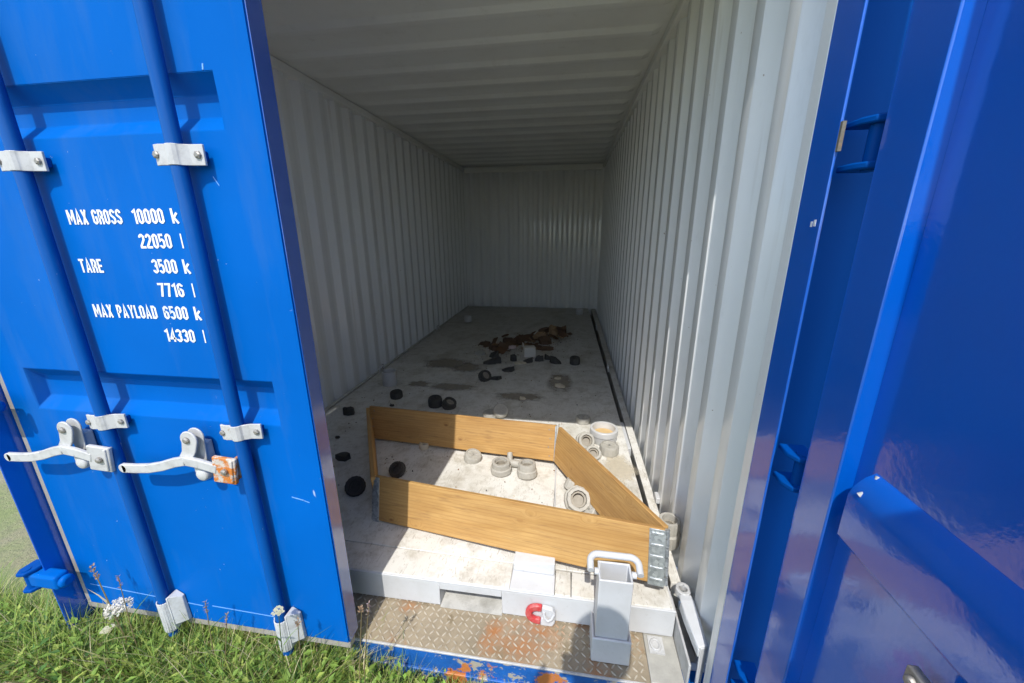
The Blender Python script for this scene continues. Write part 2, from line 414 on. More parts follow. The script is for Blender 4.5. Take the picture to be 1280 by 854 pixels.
# corner posts
for s in (-1, 1):
    b = B()
    X = lambda x: s*x
    prof = [(1.142, .052), (1.272, .052), (1.272, .20), (1.142, .20)]
    prof = [(1.142, .052), (1.272, .052), (1.272, .20), (1.192, .20), (1.192, .107), (1.142, .107)]
    poly = [(X(x), y, GZ+.13) for x, y in prof]
    b.prism(poly, (0, 0, 2.55)); po = b.out('corner_post', BLUE_POST, CT, bevel=.005)
    # the post's flat return: blue outside, white paint further in
    b = B(); b.box(*sorted((X(1.134), X(1.1415))), .0705, .108, -.128, 2.25); b.out('inner_return', WALL, po, bevel=.002)
    b = B(); b.box(*sorted((X(1.1338), X(1.1385))), -.012, .0702, -.128, 2.25); b.out('door_stop_bar', BLUE_IN, po, bevel=.002, seg=3)
    b = B(); b.box(*sorted((X(1.10), X(1.275))), .02, .215, GZ-.02, GZ+.128); ca = b.out('corner_casting', BLUE, CT, bevel=.012)
    b = B(); b.lathe((X(1.168), .019, GZ+.06), [(.024, -.001), (.024, .002)], 16, Matrix.Rotation(math.pi/2, 3, 'X')); b.out('casting_hole', DARKIN, ca)
# sill and tread plate
b = B(); b.box(-1.095, 1.095, .118, .30, -.29, -.143)
sill = b.out('door_sill', SILLM, CT, bevel=.005)
b = B(); b.box(-1.09, 1.09, .108, .119, -.292, -.222); b.out('sill_flange', SILLM, sill, bevel=.003)
b = B(); b.box(-1.095, 1.095, .114, .122, -.142, -.1345); b.out('sill_lip', HARD, sill, bevel=.002)
b = B(); b.box(-1.096, .985, .121, .36, -.142, -.1325); tp = b.out('tread_plate', TREAD, CT)
b = B(); k = 0
for iy in range(10):
    for ix in range(86):
        x = -1.07 + ix*.0242 + rnd(-.001, .001); y = .132 + iy*.0225
        if x > .97: continue
        a = math.radians(45 if (ix+iy) % 2 else -45) + .12
        l, wd, h = .0108, .0027, .0034
        dx, dy = math.cos(a), math.sin(a); c = (x, y, -.1325)
        q = [(l, 0), (l*.5, wd), (-l*.5, wd), (-l, 0), (-l*.5, -wd), (l*.5, -wd)]
        base = [(x+dx*u-dy*v, y+dy*u+dx*v, -.1326) for u, v in q]
        top = [(x+dx*u*.8-dy*v*.45, y+dy*u*.8+dx*v*.45, -.1325+h) for u, v in q]
        b.add(base+top, [(6, 7, 8, 9, 10, 11)] + [(i, (i+1) % 6, 6+(i+1) % 6, 6+i) for i in range(6)])
o = b.out('tread_bumps', WORN, tp); o['kind'] = 'stuff'
# right-hand sill plate with lashing eye
b = B(); b.box(.9862, 1.094, .121, .36, -.1415, -.1295); sp = b.out('sill_plate', GREYPLATE, CT, bevel=.003)
b = B(); b.box(.998, 1.05, .215, .275, -.1292, -.1235); b.tube([(1.022+.016*math.cos(t*.5236), .243+.019*math.sin(t*.5236), -.1215) for t in range(12)], .0045, 8, True); pieces(b, 'lashing_eye', HARD, sp, sm=50)

# ---- doors
def door_skin(b, xl, xr, z0, z1, troughs, tx0, tx1, yo, d, h, he):
    """outer face of a door in the plane y = yo, troughs pressed in by d"""
    rows = []; z = z0
    q = lambda pts: b.add(pts, [tuple(range(len(pts)))])
    for zb, zt in troughs:
        q([(xl, yo, z), (xr, yo, z), (xr, yo, zb), (tx1, yo, zb), (tx0, yo, zb), (xl, yo, zb)])
        q([(tx1, yo, zb), (xr, yo, zb), (xr, yo, zt), (tx1, yo, zt)]); q([(xl, yo, zb), (tx0, yo, zb), (tx0, yo, zt), (xl, yo, zt)])
        ib, it, i0, i1, yi = zb+h, zt-h, tx0+he, tx1-he, yo+d
        q([(tx0, yo, zb), (tx1, yo, zb), (i1, yi, ib), (i0, yi, ib)]); q([(i0, yi, it), (i1, yi, it), (tx1, yo, zt), (tx0, yo, zt)])
        q([(i1, yi, ib), (tx1, yo, zb), (tx1, yo, zt), (i1, yi, it)]); q([(tx0, yo, zb), (i0, yi, ib), (i0, yi, it), (tx0, yo, zt)])
        q([(i0, yi, ib), (i1, yi, ib), (i1, yi, it), (i0, yi, it)]); z = zt
    q([(xl, yo, z), (xr, yo, z), (xr, yo, z1), (xl, yo, z1)])
XE, XL, ZB, ZT, YO = -.035, -1.10, -.062, 2.225, .05
b = B()
door_skin(b, XL, XE, ZB, ZT, [(.08, .22)][:0] + [(.761, .898), (1.532, 1.65)], XL+.10, -.137, YO, .036, .034, .012)
yb = YO+.055
b.add([(XL, yb, ZB), (XE, yb, ZB), (XE, yb, ZT), (XL, yb, ZT)], [(3, 2, 1, 0)])
b.add([(XE, YO, ZB), (XE, yb, ZB), (XE, yb, ZT), (XE, YO, ZT)], [(0, 1, 2, 3)])
b.add([(XL, YO, ZB), (XL, yb, ZB), (XL, yb, ZT), (XL, YO, ZT)], [(3, 2, 1, 0)])
b.add([(XL, YO, ZB), (XE, YO, ZB), (XE, yb, ZB), (XL, yb, ZB)], [(3, 2, 1, 0)])
b.add([(XL, YO, ZT), (XE, YO, ZT), (XE, yb, ZT), (XL, yb, ZT)], [(0, 1, 2, 3)])
LD = b.out('door', BLUE, CT, bevel=.0035, seg=2, weld=True); LD['label'] = 'shut door with lock rods and white lettering'
b = B(); b.box(XE+.0003, XE+.004, YO+.004, YO+.056, ZB, ZT); b.out('door_edge', BLUE_EDGE, LD, bevel=.001)
b = B(); b.box(XL-.028, XE+.003, YO+.004, YO+.034, ZB-.030, ZB-.001); b.box(XL-.028, XL-.001, YO+.004, YO+.03, ZB, ZT)
b.out('gasket', GASK, LD, bevel=.003)
b = B(); b.obox((-.83, YO-.0004, .0215), Vector((.24, 0, -.012)), (0, .0005, 0), (0, 0, .0012)); b.obox((-.40, YO-.0004, .012), Vector((.15, 0, -.004)), (0, .0005, 0), (0, 0, .0012))
b.obox((-.125, YO-.0004, .515), Vector((.020, 0, -.004)), (0, .0005, 0), (0, 0, .0014)); b.obox((-.098, YO-.0004, .508), Vector((.010, 0, -.003)), (0, .0005, 0), (0, 0, .001))
b.obox((-.185, YO-.0004, 1.42), Vector((.006, 0, -.010)), (0, .0005, 0), (0, 0, .0015)); b.obox((-.16, YO-.0004, 1.66), Vector((.001, 0, .006)), (0, .0005, 0), (.0018, 0, 0))
pieces(b, 'paint_scratch', SCR, LD)
# lettering: condensed bold sign letters laid out from strokes
TW = .155
def glyph(ch):
    """(width, list of centre lines) in letter-height units"""
    w = .42; a = TW/2; l, r, bt, tp, m = a, w-a, a, 1-a, .5; c = .10
    def loop(l, r, bt, tp): return [(l+c, bt), (r-c, bt), (r, bt+c), (r, tp-c), (r-c, tp), (l+c, tp), (l, tp-c), (l, bt+c), (l+c, bt)]
    if ch in 'O0': return w, [loop(l, r, bt, tp)]
    if ch == 'D': return w, [[(l, bt), (r-c, bt), (r, bt+c), (r, tp-c), (r-c, tp), (l, tp), (l, bt)]]
    if ch == 'M': w = .60; r = w-a; return w, [[(l, 0), (l, 1)], [(l+.02, 1), (w/2, .30), (r-.02, 1)], [(r, 1), (r, 0)]]
    if ch == 'A': w = .46; return w, [[(a*.9, 0), (w/2, 1), (w-a*.9, 0)], [(w*.27, .26), (w*.73, .26)]]
    if ch == 'X': w = .46; return w, [[(a, 0), (w-a, 1)], [(a, 1), (w-a, 0)]]
    if ch == 'G': return w, [[(r, tp-.20), (r, tp-c), (r-c, tp), (l+c, tp), (l, tp-c), (l, bt+c), (l+c, bt), (r-c, bt), (r, bt+c), (r, .47), (w/2, .47)]]
    if ch == 'R': return w, [[(l, 0), (l, tp), (r-c, tp), (r, tp-c), (r, .5+c), (r-c, .47), (l, .47)], [(r-.06, .47), (r, .34), (r, 0)]]
    if ch == 'P': return w, [[(l, 0), (l, tp), (r-c, tp), (r, tp-c), (r, .46+c), (r-c, .44), (l, .44)]]
    if ch == 'S': return w, [[(r, tp-.18), (r, tp-c), (r-c, tp), (l+c, tp), (l, tp-c), (l, .64), (l+.06, .56), (r-.06, .44), (r, .36), (r, bt+c), (r-c, bt), (l+c, bt), (l, bt+c), (l, bt+.18)]]
    if ch == 'T': return w, [[(0, tp), (w, tp)], [(w/2, tp), (w/2, 0)]]
    if ch == 'E': w = .38; return w, [[(w, tp), (l, tp), (l, bt), (w, bt)], [(l, .5), (w-.04, .5)]]
    if ch == 'Y': w = .46; return w, [[(a, 1), (w/2, .46), (w-a, 1)], [(w/2, .5), (w/2, 0)]]
    if ch == 'L': w = .36; return w, [[(l, 1), (l, bt), (w, bt)]]
    if ch == '1': w = .30; return w, [[(.03, .76), (w-a, .92), (w-a, 0)]]
    if ch == '2': return w, [[(l, tp-.18), (l, tp-c), (l+c, tp), (r-c, tp), (r, tp-c), (r, .60), (l, bt+.10), (l, bt), (w, bt)]]
    if ch == '3': return w, [[(l, tp-.16), (l, tp-c), (l+c, tp), (r-c, tp), (r, tp-c), (r, .60), (r-.08, .52), (l+.10, .52)], [(r-.08, .52), (r, .44), (r, bt+c), (r-c, bt), (l+c, bt), (l, bt+c), (l, bt+.16)]]
    if ch == '4': return w, [[(r-.04, 0), (r-.04, 1), (l-.02, .26), (w+.02, .26)]]
    if ch == '5': return w, [[(r, tp), (l, tp), (l, .52), (l+.06, .60), (r-c, .60), (r, .60-c), (r, bt+c), (r-c, bt), (l+c, bt), (l, bt+c), (l, bt+.14)]]
    if ch == '6': return w, [[(r, tp-.16), (r, tp-c), (r-c, tp), (l+c, tp), (l, tp-c), (l, bt+c), (l+c, bt), (r-c, bt), (r, bt+c), (r, .56-c), (r-c, .56), (l, .56)]]
    if ch == '7': return w, [[(0, tp), (r, tp), (w*.40, 0)]]
    if ch == 'k': return w, [[(l, 0), (l, 1)], [(l, .30), (w-.02, .70)], [(l+.08, .40), (w-.01, 0)]]
    if ch == 'l': return TW+.02, [[(l, 0), (l, 1)]]
    if ch == 'b': return w, [[(l, 1), (l, bt), (r-c, bt), (r, bt+c), (r, .68-c), (r-c, .68), (l, .68)]]
    if ch == 'g': return w, [[(r, .72), (r, -.16), (r-c, -.22), (l, -.22)], [(r, bt), (l+c, bt), (l, bt+c), (l, .66-c), (l+c, .66), (r, .66)]]
    return .26, []
def text(body, x, z, h, width):
    b = B(); pen = 0; runs = []
    for ch in body:
        gw, gl = glyph(ch); runs.append((pen, gl)); pen += gw+.065
    k = width/((pen-.065)*h); lay = 0
    P3 = lambda px, pz, d: (x+px*h*k, YO-.0010-d, z+pz*h)
    for px, gl in runs:
        for path in gl:
            lay = 0 if lay > 6 else lay+1; n = len(path); cl = path[0] == path[-1]; L_, R_ = [], []
            pts = path[:-1] if cl else path; n = len(pts)
            for q in range(n):
                p0 = pts[q-1] if (q > 0 or cl) else None; p1 = pts[q]; p2 = pts[(q+1) % n] if (q < n-1 or cl) else None
                ds = []
                for u, v in ((p0, p1), (p1, p2)):
                    if u and v:
                        d = math.hypot(v[0]-u[0], v[1]-u[1]); ds.append(((v[0]-u[0])/d, (v[1]-u[1])/d))
                nx = -sum(d[1] for d in ds); ny = sum(d[0] for d in ds); ln = math.hypot(nx, ny) or 1; nx, ny = nx/ln, ny/ln
                cosb = max(.55, nx*-ds[0][1]+ny*ds[0][0]); t = TW/2/cosb
                L_.append((p1[0]+nx*t, p1[1]+ny*t)); R_.append((p1[0]-nx*t, p1[1]-ny*t))
            vs = [P3(px+u, v, lay*.00005) for u, v in L_]+[P3(px+u, v, lay*.00005) for u, v in R_]
            fs = [(q, n+q, n+(q+1) % n, (q+1) % n) for q in range(n if cl else n-1)]
            b.add(vs, fs)
    o = b.out('lettering', LETTER, LD); return o
def letter_row(parts, z):
    for body, x0, x1 in parts: text(body, x0, z, .037, x1-x0)['label'] = 'white lettering ' + body
letter_row([('MAX GROSS', -.656, -.485), ('10000', -.451, -.357), ('k', -.335, -.3165), ('g', -.301, -.283)], 1.323)
letter_row([('22050', -.450, -.352), ('l', -.323, -.3185), ('b', -.2985, -.282)], 1.261)
letter_row([('TARE', -.665, -.590), ('3500', -.430, -.354), ('k', -.335, -.3165), ('g', -.301, -.283)], 1.196)
letter_row([('7716', -.430, -.351), ('l', -.323, -.3185), ('b', -.2985, -.282)], 1.133)
letter_row([('MAX PAYLOAD', -.665, -.455), ('6500', -.433, -.356), ('k', -.335, -.3165), ('g', -.301, -.283)], 1.070)
letter_row([('14330', -.447, -.351), ('l', -.323, -.3185), ('b', -.2985, -.282)], 1.005)
# lock rods, brackets, feet, handles
RB = .0172; YB = .021
for xb, dxh in ((-.248, 0), (-.708, -.433)):
    B().tube([(xb, YB, z) for z in (-.10, .4, 1.2, 2.24)], RB, 20).out('locking_bar', BLUE_BAR, LD, sm=60)
    for zc in (.752, 1.475):
        b = B(); path = [(-.047, YB-.011), (-.031, YB-.015)] + [(RB*1.14*math.cos(t), YB-RB*1.14*math.sin(t)) for t in [math.radians(a) for a in (140, 115, 90, 65, 40, 20)]] + [(.034, YB+.002), (.066, YB+.006)]
        th = .006; n = len(path); nb = []
        for i, (px, py) in enumerate(path):
            ax, ay = path[max(i-1, 0)]; bx, by = path[min(i+1, n-1)]; L = math.hypot(bx-ax, by-ay); nb.append((px-(by-ay)/L*-th*0 + (ay-by)/L*-0, py+th) if i in (0, 1, n-1, n-2) else (px*(1-.0), py+th*.9))
        for i in range(n-1):
            (x1, y1), (x2, y2) = path[i], path[i+1]; (x3, y3), (x4, y4) = nb[i], nb[i+1]
            za, zb_ = zc-.023, zc+.023
            b.hexa([(xb+x1, y1, za), (xb+x2, y2, za), (xb+x4, y4, za), (xb+x3, y3, za), (xb+x1, y1, zb_), (xb+x2, y2, zb_), (xb+x4, y4, zb_), (xb+x3, y3, zb_)])
        cl = b.out('bar_clamp', HARD, LD, weld=True, bevel=.0012)
        MX = Matrix.Rotation(math.pi/2, 3, 'X')
        b = B()
        for ox, oy in ((-.039, YB-.0135), (.053, YB+.004)): b.lathe((xb+ox, oy, zc), [(.0085, -.001), (.0085, .004), (.005, .006)], 6, MX)
        pieces(b, 'clamp_bolt', STEELD, cl)
        b = B(); b.box(xb-.045, xb-.035, YB-.004, .0495, zc-.012, zc+.012); b.box(xb+.044, xb+.056, YB+.013, .0495, zc-.012, zc+.012)
        pieces(b, 'clamp_base', BLUE_BAR, LD, bevel=.002)
    # foot keeper at the bottom of the rod
    b = B(); seg = 9
    for i in range(seg):
        t0, t1 = [math.radians(175-170*j/seg) for j in (i, i+1)]
        ri, ro = .0195, .0235
        pr = [(xb+q*math.cos(t)+.002, YB-q*math.sin(t)) for q, t in ((ro, t0), (ro, t1), (ri, t1), (ri, t0))]
        b.prism([(x, y, -.075) for x, y in pr], (0, 0, .128))
    b.box(xb+.022, xb+.028, YB-.010, .049, -.070, .070); b.hexa([(xb+.028, YB-.008, -.05), (xb+.060, .036, -.05), (xb+.060, .048, -.05), (xb+.028, .048, -.05), (xb+.028, YB-.008, .074), (xb+.056, .038, .056), (xb+.056, .048, .056), (xb+.028, .048, .074)])
    b.box(xb-.026, xb-.0205, YB-.004, .049, -.070, .05)
    b.out('bar_keeper', KEEP, LD, bevel=.0015)
    # handle: lever, hasp, hub
    D = dxh
    def bar(b, pts, hw, t, y):     # flat bar along pts in the x-z plane
        for (xa, za), (xc, zc2) in zip(pts[:-1], pts[1:]):
            d = Vector((xc-xa, 0, zc2-za)); L = d.length; d.normalize(); nn = Vector((-d.z, 0, d.x))
            b.obox(((xa+xc)/2+D, y, (za+zc2)/2), d*(L/2+.003), (0, t, 0), nn*hw)
    b = B(); pp = [(-.640, .617), (-.60, .619), (-.55, .624), (-.50, .636), (-.455, .652), (-.415, .662), (-.37, .657), (-.315, .644)]
    bar(b, pp, .0145, .006, -.012)
    hd = b.out('handle', HARD, LD, bevel=.003)
    b = B(); b.lathe((-.640+D, -.018, .617), [(.0145, 0), (.0145, .012)], 14, Matrix.Rotation(-math.pi/2, 3, 'X')); b.out('handle_tip', HARD, LD, bevel=.002)
    b = B(); b.obox((-.293+D, -.006, .638), Vector((.030, .006, -.007)), (0, .006, 0), Vector((.006, 0, .042)));
    b.obox((-.272+D, .012, .634), Vector((.005, 0, 0)), (0, .024, 0), Vector((.005, 0, .038)))
    b.out('handle_hub', RUSTHUB if D == 0 else HARD, LD, bevel=.003)
    b = B(); b.lathe((-.290+D, -.012, .637), [(.0095, 0), (.0095, .006), (.005, .009)], 10, Matrix.Rotation(math.pi/2, 3, 'X')); b.out('hub_bolt', STEELD, LD)
    # hasp plate with round head and its catch
    b = B(); cir = [(-.392+D+.027*math.cos(t), .728+.027*math.sin(t)) for t in [math.radians(a) for a in range(-20, 201, 20)]]
    poly = [(x, -.008, z) for x, z in cir] + [(-.424+D, -.008, .690), (-.440+D, -.008, .668), (-.446+D, -.008, .640), (-.402+D, -.008, .655), (-.378+D, -.008, .690)]
    b.prism(poly, (0, .006, 0)); b.out('hasp', HARD, LD, bevel=.002)
    b = B(); b.prism([(x, .014, z) for x, z in cir] + [(-.424+D, .014, .690), (-.410+D, .014, .650), (-.372+D, .014, .650)], (0, .005, 0)); b.out('hasp_cheek', HARD, LD, bevel=.0015)
    b = B(); b.obox((-.395+D, .033, .668), (.020, 0, 0), (0, .0145, 0), (0, 0, .035)); b.out('hasp_bracket', HARD, LD, bevel=.004)
    b = B(); b.lathe((-.386+D, .026, .608), [(.020, 0), (.023, .010), (.019, .028), (.008, .033)], 16, Matrix.Rotation(math.pi/2, 3, 'X')); b.obox((-.392+D, .008, .632), (.013, 0, 0), (0, .010, 0), (0, 0, .018)); b.out('hasp_knob', HARD, LD, bevel=.003)
    b = B(); b.lathe((-.396+D, -.009, .728), [(.010, 0), (.010, .004), (.006, .007)], 12, Matrix.Rotation(math.pi/2, 3, 'X')); b.obox((-.424+D, -.010, .655), Vector((.012, 0, .006)), (0, .002, 0), Vector((-.002, 0, .003))); pieces(b, 'hasp_rivet', STEELD, LD)
# hinges: lug plates on the posts, blades on the doors
for s in (-1, 1):
    for zc in (.12, .79, 1.44, 2.02):
        b = B()
        for dz in (-.036, .036):
            b.prism([(s*1.158, .018, zc+dz-.006), (s*1.158, -.022, zc+dz-.006), (s*1.170, -.045, zc+dz-.006), (s*1.195, -.05, zc+dz-.006), (s*1.212, -.03, zc+dz-.006), (s*1.212, .018, zc+dz-.006)], (0, 0, .012))
        pieces(b, 'hinge_lug', BLUE_POST, CT, bevel=.003)
        B().tube([(s*1.186, -.026, zc-.044), (s*1.186, -.026, zc+.044)], .012, 14).out('hinge_pin', BLUE_POST, CT, sm=50)
        if s < 0:
            b = B(); b.obox((-1.125, -.012, zc), (.062, 0, 0), (0, .022, 0), (0, 0, .028)); b.tube([(-1.063, -.012, zc), (-1.040, -.012, zc)], .022, 14); b.out('hinge_blade', BLUE, LD, bevel=.010, seg=3)
# open right door (hinged on the right post, standing square to the front)
b = B()
XF = 1.170; XP = 1.199; XO = 1.228; Y0 = -.062; Y1 = -1.17; YS = -.154
DZ0, DZ1 = -.062, 2.225
b.box(XF, XO, YS, Y0, DZ0, DZ1)                                                    # hinge stile
RDo = b.out('door', BLUE_IN, CT, bevel=.003); RDo['label'] = 'door swung open, its glossy inner side in view'
b = B(); b.box(XF, XO, Y1, Y1+.105, DZ0, DZ1); b.out('door_stile', BLUE_IN, RDo, bevel=.004)
b = B(); b.box(XF, XO-.002, Y1+.105, YS-.0002, DZ0, DZ0+.11); b.box(XF, XO-.002, Y1+.105, YS-.0002, DZ1-.10, DZ1); pieces(b, 'door_rail', BLUE_IN, RDo, bevel=.004)
b = B(); b.box(XP, XO-.004, Y1+.10, YS-.0004, DZ0+.10, DZ1-.09); b.out('door_panel', BLUE_IN, RDo)
for zb, zt in ((.735, .902),):
    yA, yB = YS-.040, Y1+.14
    b = B()
    cs = [(XP-.0005, zb), (XF+.002, zb+.032), (XF+.002, zt-.050), (XF+.005, zt-.036), (XF+.011, zt-.023), (XF+.018, zt-.011), (XP-.0005, zt)]
    m_ = len(cs); ends = lambda y, sg: [(x, y + sg*.010*(XP-x)/.028, z) for x, z in cs]
    va = ends(yA, 1) + [(XP+.004, yA, zt), (XP+.004, yA, zb)]; vb = ends(yB, -1) + [(XP+.004, yB, zt), (XP+.004, yB, zb)]; m_ += 2
    b.add(va+vb, [tuple(range(m_))[::-1], tuple(range(m_, 2*m_))] + [(i, (i+1) % m_, m_+(i+1) % m_, m_+i) for i in range(m_)])
    o = b.out('pressed_ridge', BLUE_IN, RDo, sm=32, weld=True)
b = B(); b.tube([(XF+.004, -.203, .863), (XF+.020, -.207, .878), (XP-.002, -.20, .90)], [.0045, .003, .0035], 8); b.out('paint_run', HARD, RDo, sm=60)
b = B(); b.obox((XF-.002, -.385, .700), (.007, 0, 0), (0, .015, 0), (0, 0, .013)); b.lathe((XF-.009, -.385, .700), [(.009, 0), (.009, .006), (.006, .009)], 6, Matrix.Rotation(-math.pi/2, 3, 'Y')); b.out('ridge_bolt', STEELD, RDo, bevel=.002)
b = B(); b.box(XF-.036, XF+.006, Y1-.012, Y1-.0005, DZ0-.02, 2.165); b.out('gasket', GASK, RDo, bevel=.004)  # unseen deep lip, sized to keep sun off the ridge and stile step
# rust bite on the right post's folded edge, white paint flecks
b = B(); b.obox((1.1372, -.0118, 1.455), (.0030, 0, 0), (0, .006, 0), (.0, 0, .024)); b.out('rust_patch', rusty('post_rust', (.20, .18, .14), (.26, .17, .1), .45, .55, 20), CT)
b = B(); b.obox((1.1337, .004, 1.31), (.0006, 0, 0), (0, .003, 0), (0, 0, .006)); b.obox((1.1337, .014, 1.308), (.0006, 0, 0), (0, .003, 0), (0, 0, .005)); pieces(b, 'paint_fleck', LETTER, CT)

# ------------------------------------------------------------------ steel platform inside
PF = thing('steel_platform', 'dirty white steel platform filling the container floor, with a fork pocket in its front beam', 'platform', (0, .28, -.13))
DT, DBt = 0.0, -.012
def plate(name, quad, z0, z1, mat=DECK, bev=.003):
    b = B(); b.hexa([(x, y, z0) for x, y in quad]+[(x, y, z1) for x, y in quad]); return b.out(name, mat, PF, bevel=bev)
redge = lambda y: 1.082 - (y-.28)*.0145
ledge = -1.112
g = .0014
plate('deck_plate', [(ledge, .285), (.49-g, .285), (.49-g, .40), (ledge, .432)], DBt, -.0015)
plate('deck_plate', [(.658+g, .285), (.72-g, .285), (.72-g, .391), (.658+g, .394)], DBt, -.001)
plate('deck_plate', [(.72+g, .285), (redge(.28), .285), (redge(.4), .388), (.72+g, .391)], DBt, 0)
plate('base_plate', [(.49, .280), (.658, .280), (.658, .40), (.49, .40)], DBt, .004, WHITE)
ys = [.44, 1.62, 3.05, 4.45, LEN-.03]
for i in range(4):
    y0, y1 = ys[i]+.0015, ys[i+1]-.0015
    if i == 0:
        plate('deck_plate', [(ledge, .436), (.634-g/2, .398), (.634-g/2, y1), (ledge, y1)], DBt, DT)
        plate('deck_plate', [(.634+g/2, .398), (redge(.4), .392), (redge(y1), y1), (.634+g/2, y1)], DBt, DT)
    else:
        plate('deck_plate', [(ledge, y0), (-.12, y0), (-.12, y1), (ledge, y1)], DBt, rnd(-.0005, .0005))
        plate('deck_plate', [(-.12+g, y0), (redge(y0), y0), (redge(y1), y1), (-.12+g, y1)], DBt, rnd(-.0005, .0005))
b = B(); b.box(ledge+.02, 1.04, .46, LEN-.05, -.125, -.1); b.box(-1.0, -.9, .46, LEN-.06, -.1, -.0125); b.box(.9, .98, .46, LEN-.2, -.1, -.0125); b.box(-.1, .0, .46, LEN-.06, -.1, -.0125); pieces(b, 'underframe_beam', DARKIN, PF)
# front beam with fork pocket
b = B(); Z0, Z1 = -.124, -.0125
b.box(ledge, .213, .280, .292, Z0, Z1); b.box(.460, 1.090, .280, .292, Z0, Z1); b.box(.2132, .4598, .280, .292, -.044, Z1)
pieces(b, 'front_beam', WHITE, PF, bevel=.003)
b = B(); b.box(ledge, 1.09, .2785, .2863, -.0124, -.0035); b.out('beam_lip', WHITE, PF, bevel=.002)
b = B(); b.box(.206, .2128, .2925, .48, Z0, -.03); b.box(.4602, .467, .2925, .48, Z0, -.03); b.box(.206, .467, .4802, .487, Z0, -.03); pieces(b, 'pocket_side', WHITE, PF)
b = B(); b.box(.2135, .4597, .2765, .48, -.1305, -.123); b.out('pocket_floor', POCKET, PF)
b = B(); b.box(1.060, 1.0898, .2925, .40, Z0, -.013); b.out('beam_end', WHITE, PF, bevel=.003)
# welded seam rod and the block the board rests on
b = B(); b.tube([(.630, 1.15, .004), (.634, .98, .005), (.642, .74, .004)], .0035, 8); b.out('seam_strip', WHITE, PF, sm=60)
b = B(); b.hexa([(.492, .362, .0042), (.656, .358, .0042), (.656, .52, .0042), (.492, .52, .0042), (.492, .366, .040), (.656, .362, .058), (.656, .52, .058), (.492, .52, .040)])
b.out('stacking_block', WHITE, PF, bevel=.005)
# long side rail on the right with gap, thin rail on the left
rin = lambda y: 1.100 - (y-.4)*.0085
b = B(); b.hexa([(rin(.40), .40, -.125), (1.138, .40, -.125), (1.128, LEN-.03, -.125), (rin(LEN), LEN-.03, -.125), (rin(.40), .40, -.002), (1.138, .40, -.002), (1.128, LEN-.03, -.002), (rin(LEN), LEN-.03, -.002)])
b.out('side_rail', DECK, PF, bevel=.004)
b = B(); b.box(-1.149, -1.1245, .40, LEN-.02, -.125, .003); b.out('edge_strip', DECK, PF, bevel=.002)
b = B(); b.box(1.132, 1.170, .852, .905, -.0015, .030); b.out('rail_stop', WHITE, PF, bevel=.003)
for (x, y) in ((1.064, 2.75), (1.052, 4.35), (-1.105, 2.45), (-1.105, 4.1)):
    b = B(); b.tube([(x, y-.05, .002), (x, y-.03, .05), (x, y+.03, .055), (x, y+.05, .002)], .008, 8); b.out('lashing_hook', WHITE, PF, sm=50)
b = B(); b.hexa([(1.058, 1.36, -.06), (1.090, 1.36, -.06), (1.086, 1.70, -.06), (1.052, 1.70, -.06), (1.066, 1.36, -.004), (1.088, 1.36, -.004), (1.083, 1.70, -.004), (1.060, 1.70, -.004)]); b.out('gap_filler', WHITE, PF, bevel=.003)
# right-hand corner channel in front of the rail
b = B(); b.box(1.093, 1.101, .125, .395, -.128, -.035); b.box(1.150, 1.158, .21, .395, -.128, -.030); b.box(1.1012, 1.1498, .20, .395, -.1278, -.120); pieces(b, 'channel_wall', HARD, PF, bevel=.003)

# lever arm lying in the right corner
LV = thing('latch_arm', 'white bent steel latch arm with a round eye, at the right end of the platform', 'latch', (1.14, .36, 0))
b = B()
for i in range(20):
    t0, t1 = 2*math.pi*i/20, 2*math.pi*(i+1)/20; ri, ro = .013, .0265
    b.prism([(1.122+r_*math.cos(t), .336+r_*1.05*math.sin(t), .018) for r_, t in ((ro, t0), (ro, t1), (ri, t1), (ri, t0))], (0, 0, .028))
b.out('eye', HARD, LV, weld=True, bevel=.003)
b = B()
pts = [((1.101, .312), (1.146, .316), .042), ((1.099, .285), (1.148, .290), .046), ((1.101, .228), (1.1475, .233), .046), ((1.108, .165), (1.1475, .175), .044), ((1.114, .128), (1.1475, .140), .040)]
for (a0, a1, za), (c0, c1, zc) in zip(pts[:-1], pts[1:]):
    b.hexa([(*c0, zc-.008), (*c1, zc-.008), (*a1, za-.008), (*a0, za-.008), (*c0, zc), (*c1, zc), (*a1, za), (*a0, za)])
b.out('arm', WHITE, LV, weld=True, bevel=.004, sm=30)
b = B()
for (a0, a1, za), (c0, c1, zc) in zip(pts[1:-1], pts[2:]):
    b.hexa([(c0[0], c0[1], zc-.038), (c0[0]+.006, c0[1], zc-.038), (a0[0]+.006, a0[1], za-.038), (a0[0], a0[1], za-.038), (c0[0], c0[1], zc-.0085), (c0[0]+.006, c0[1], zc-.0085), (a0[0]+.006, a0[1], za-.0085), (a0[0], a0[1], za-.0085)])
b.out('arm_flange', WHITE, LV, weld=True, bevel=.002)
b = B(); b.hexa([(1.124, .134, -.126), (1.1455, .142, -.126), (1.1455, .150, -.126), (1.124, .142, -.126), (1.122, .132, .031), (1.147, .141, .031), (1.147, .149, .031), (1.122, .140, .031)]); b.out('arm_leg', WHITE, LV, bevel=.002)

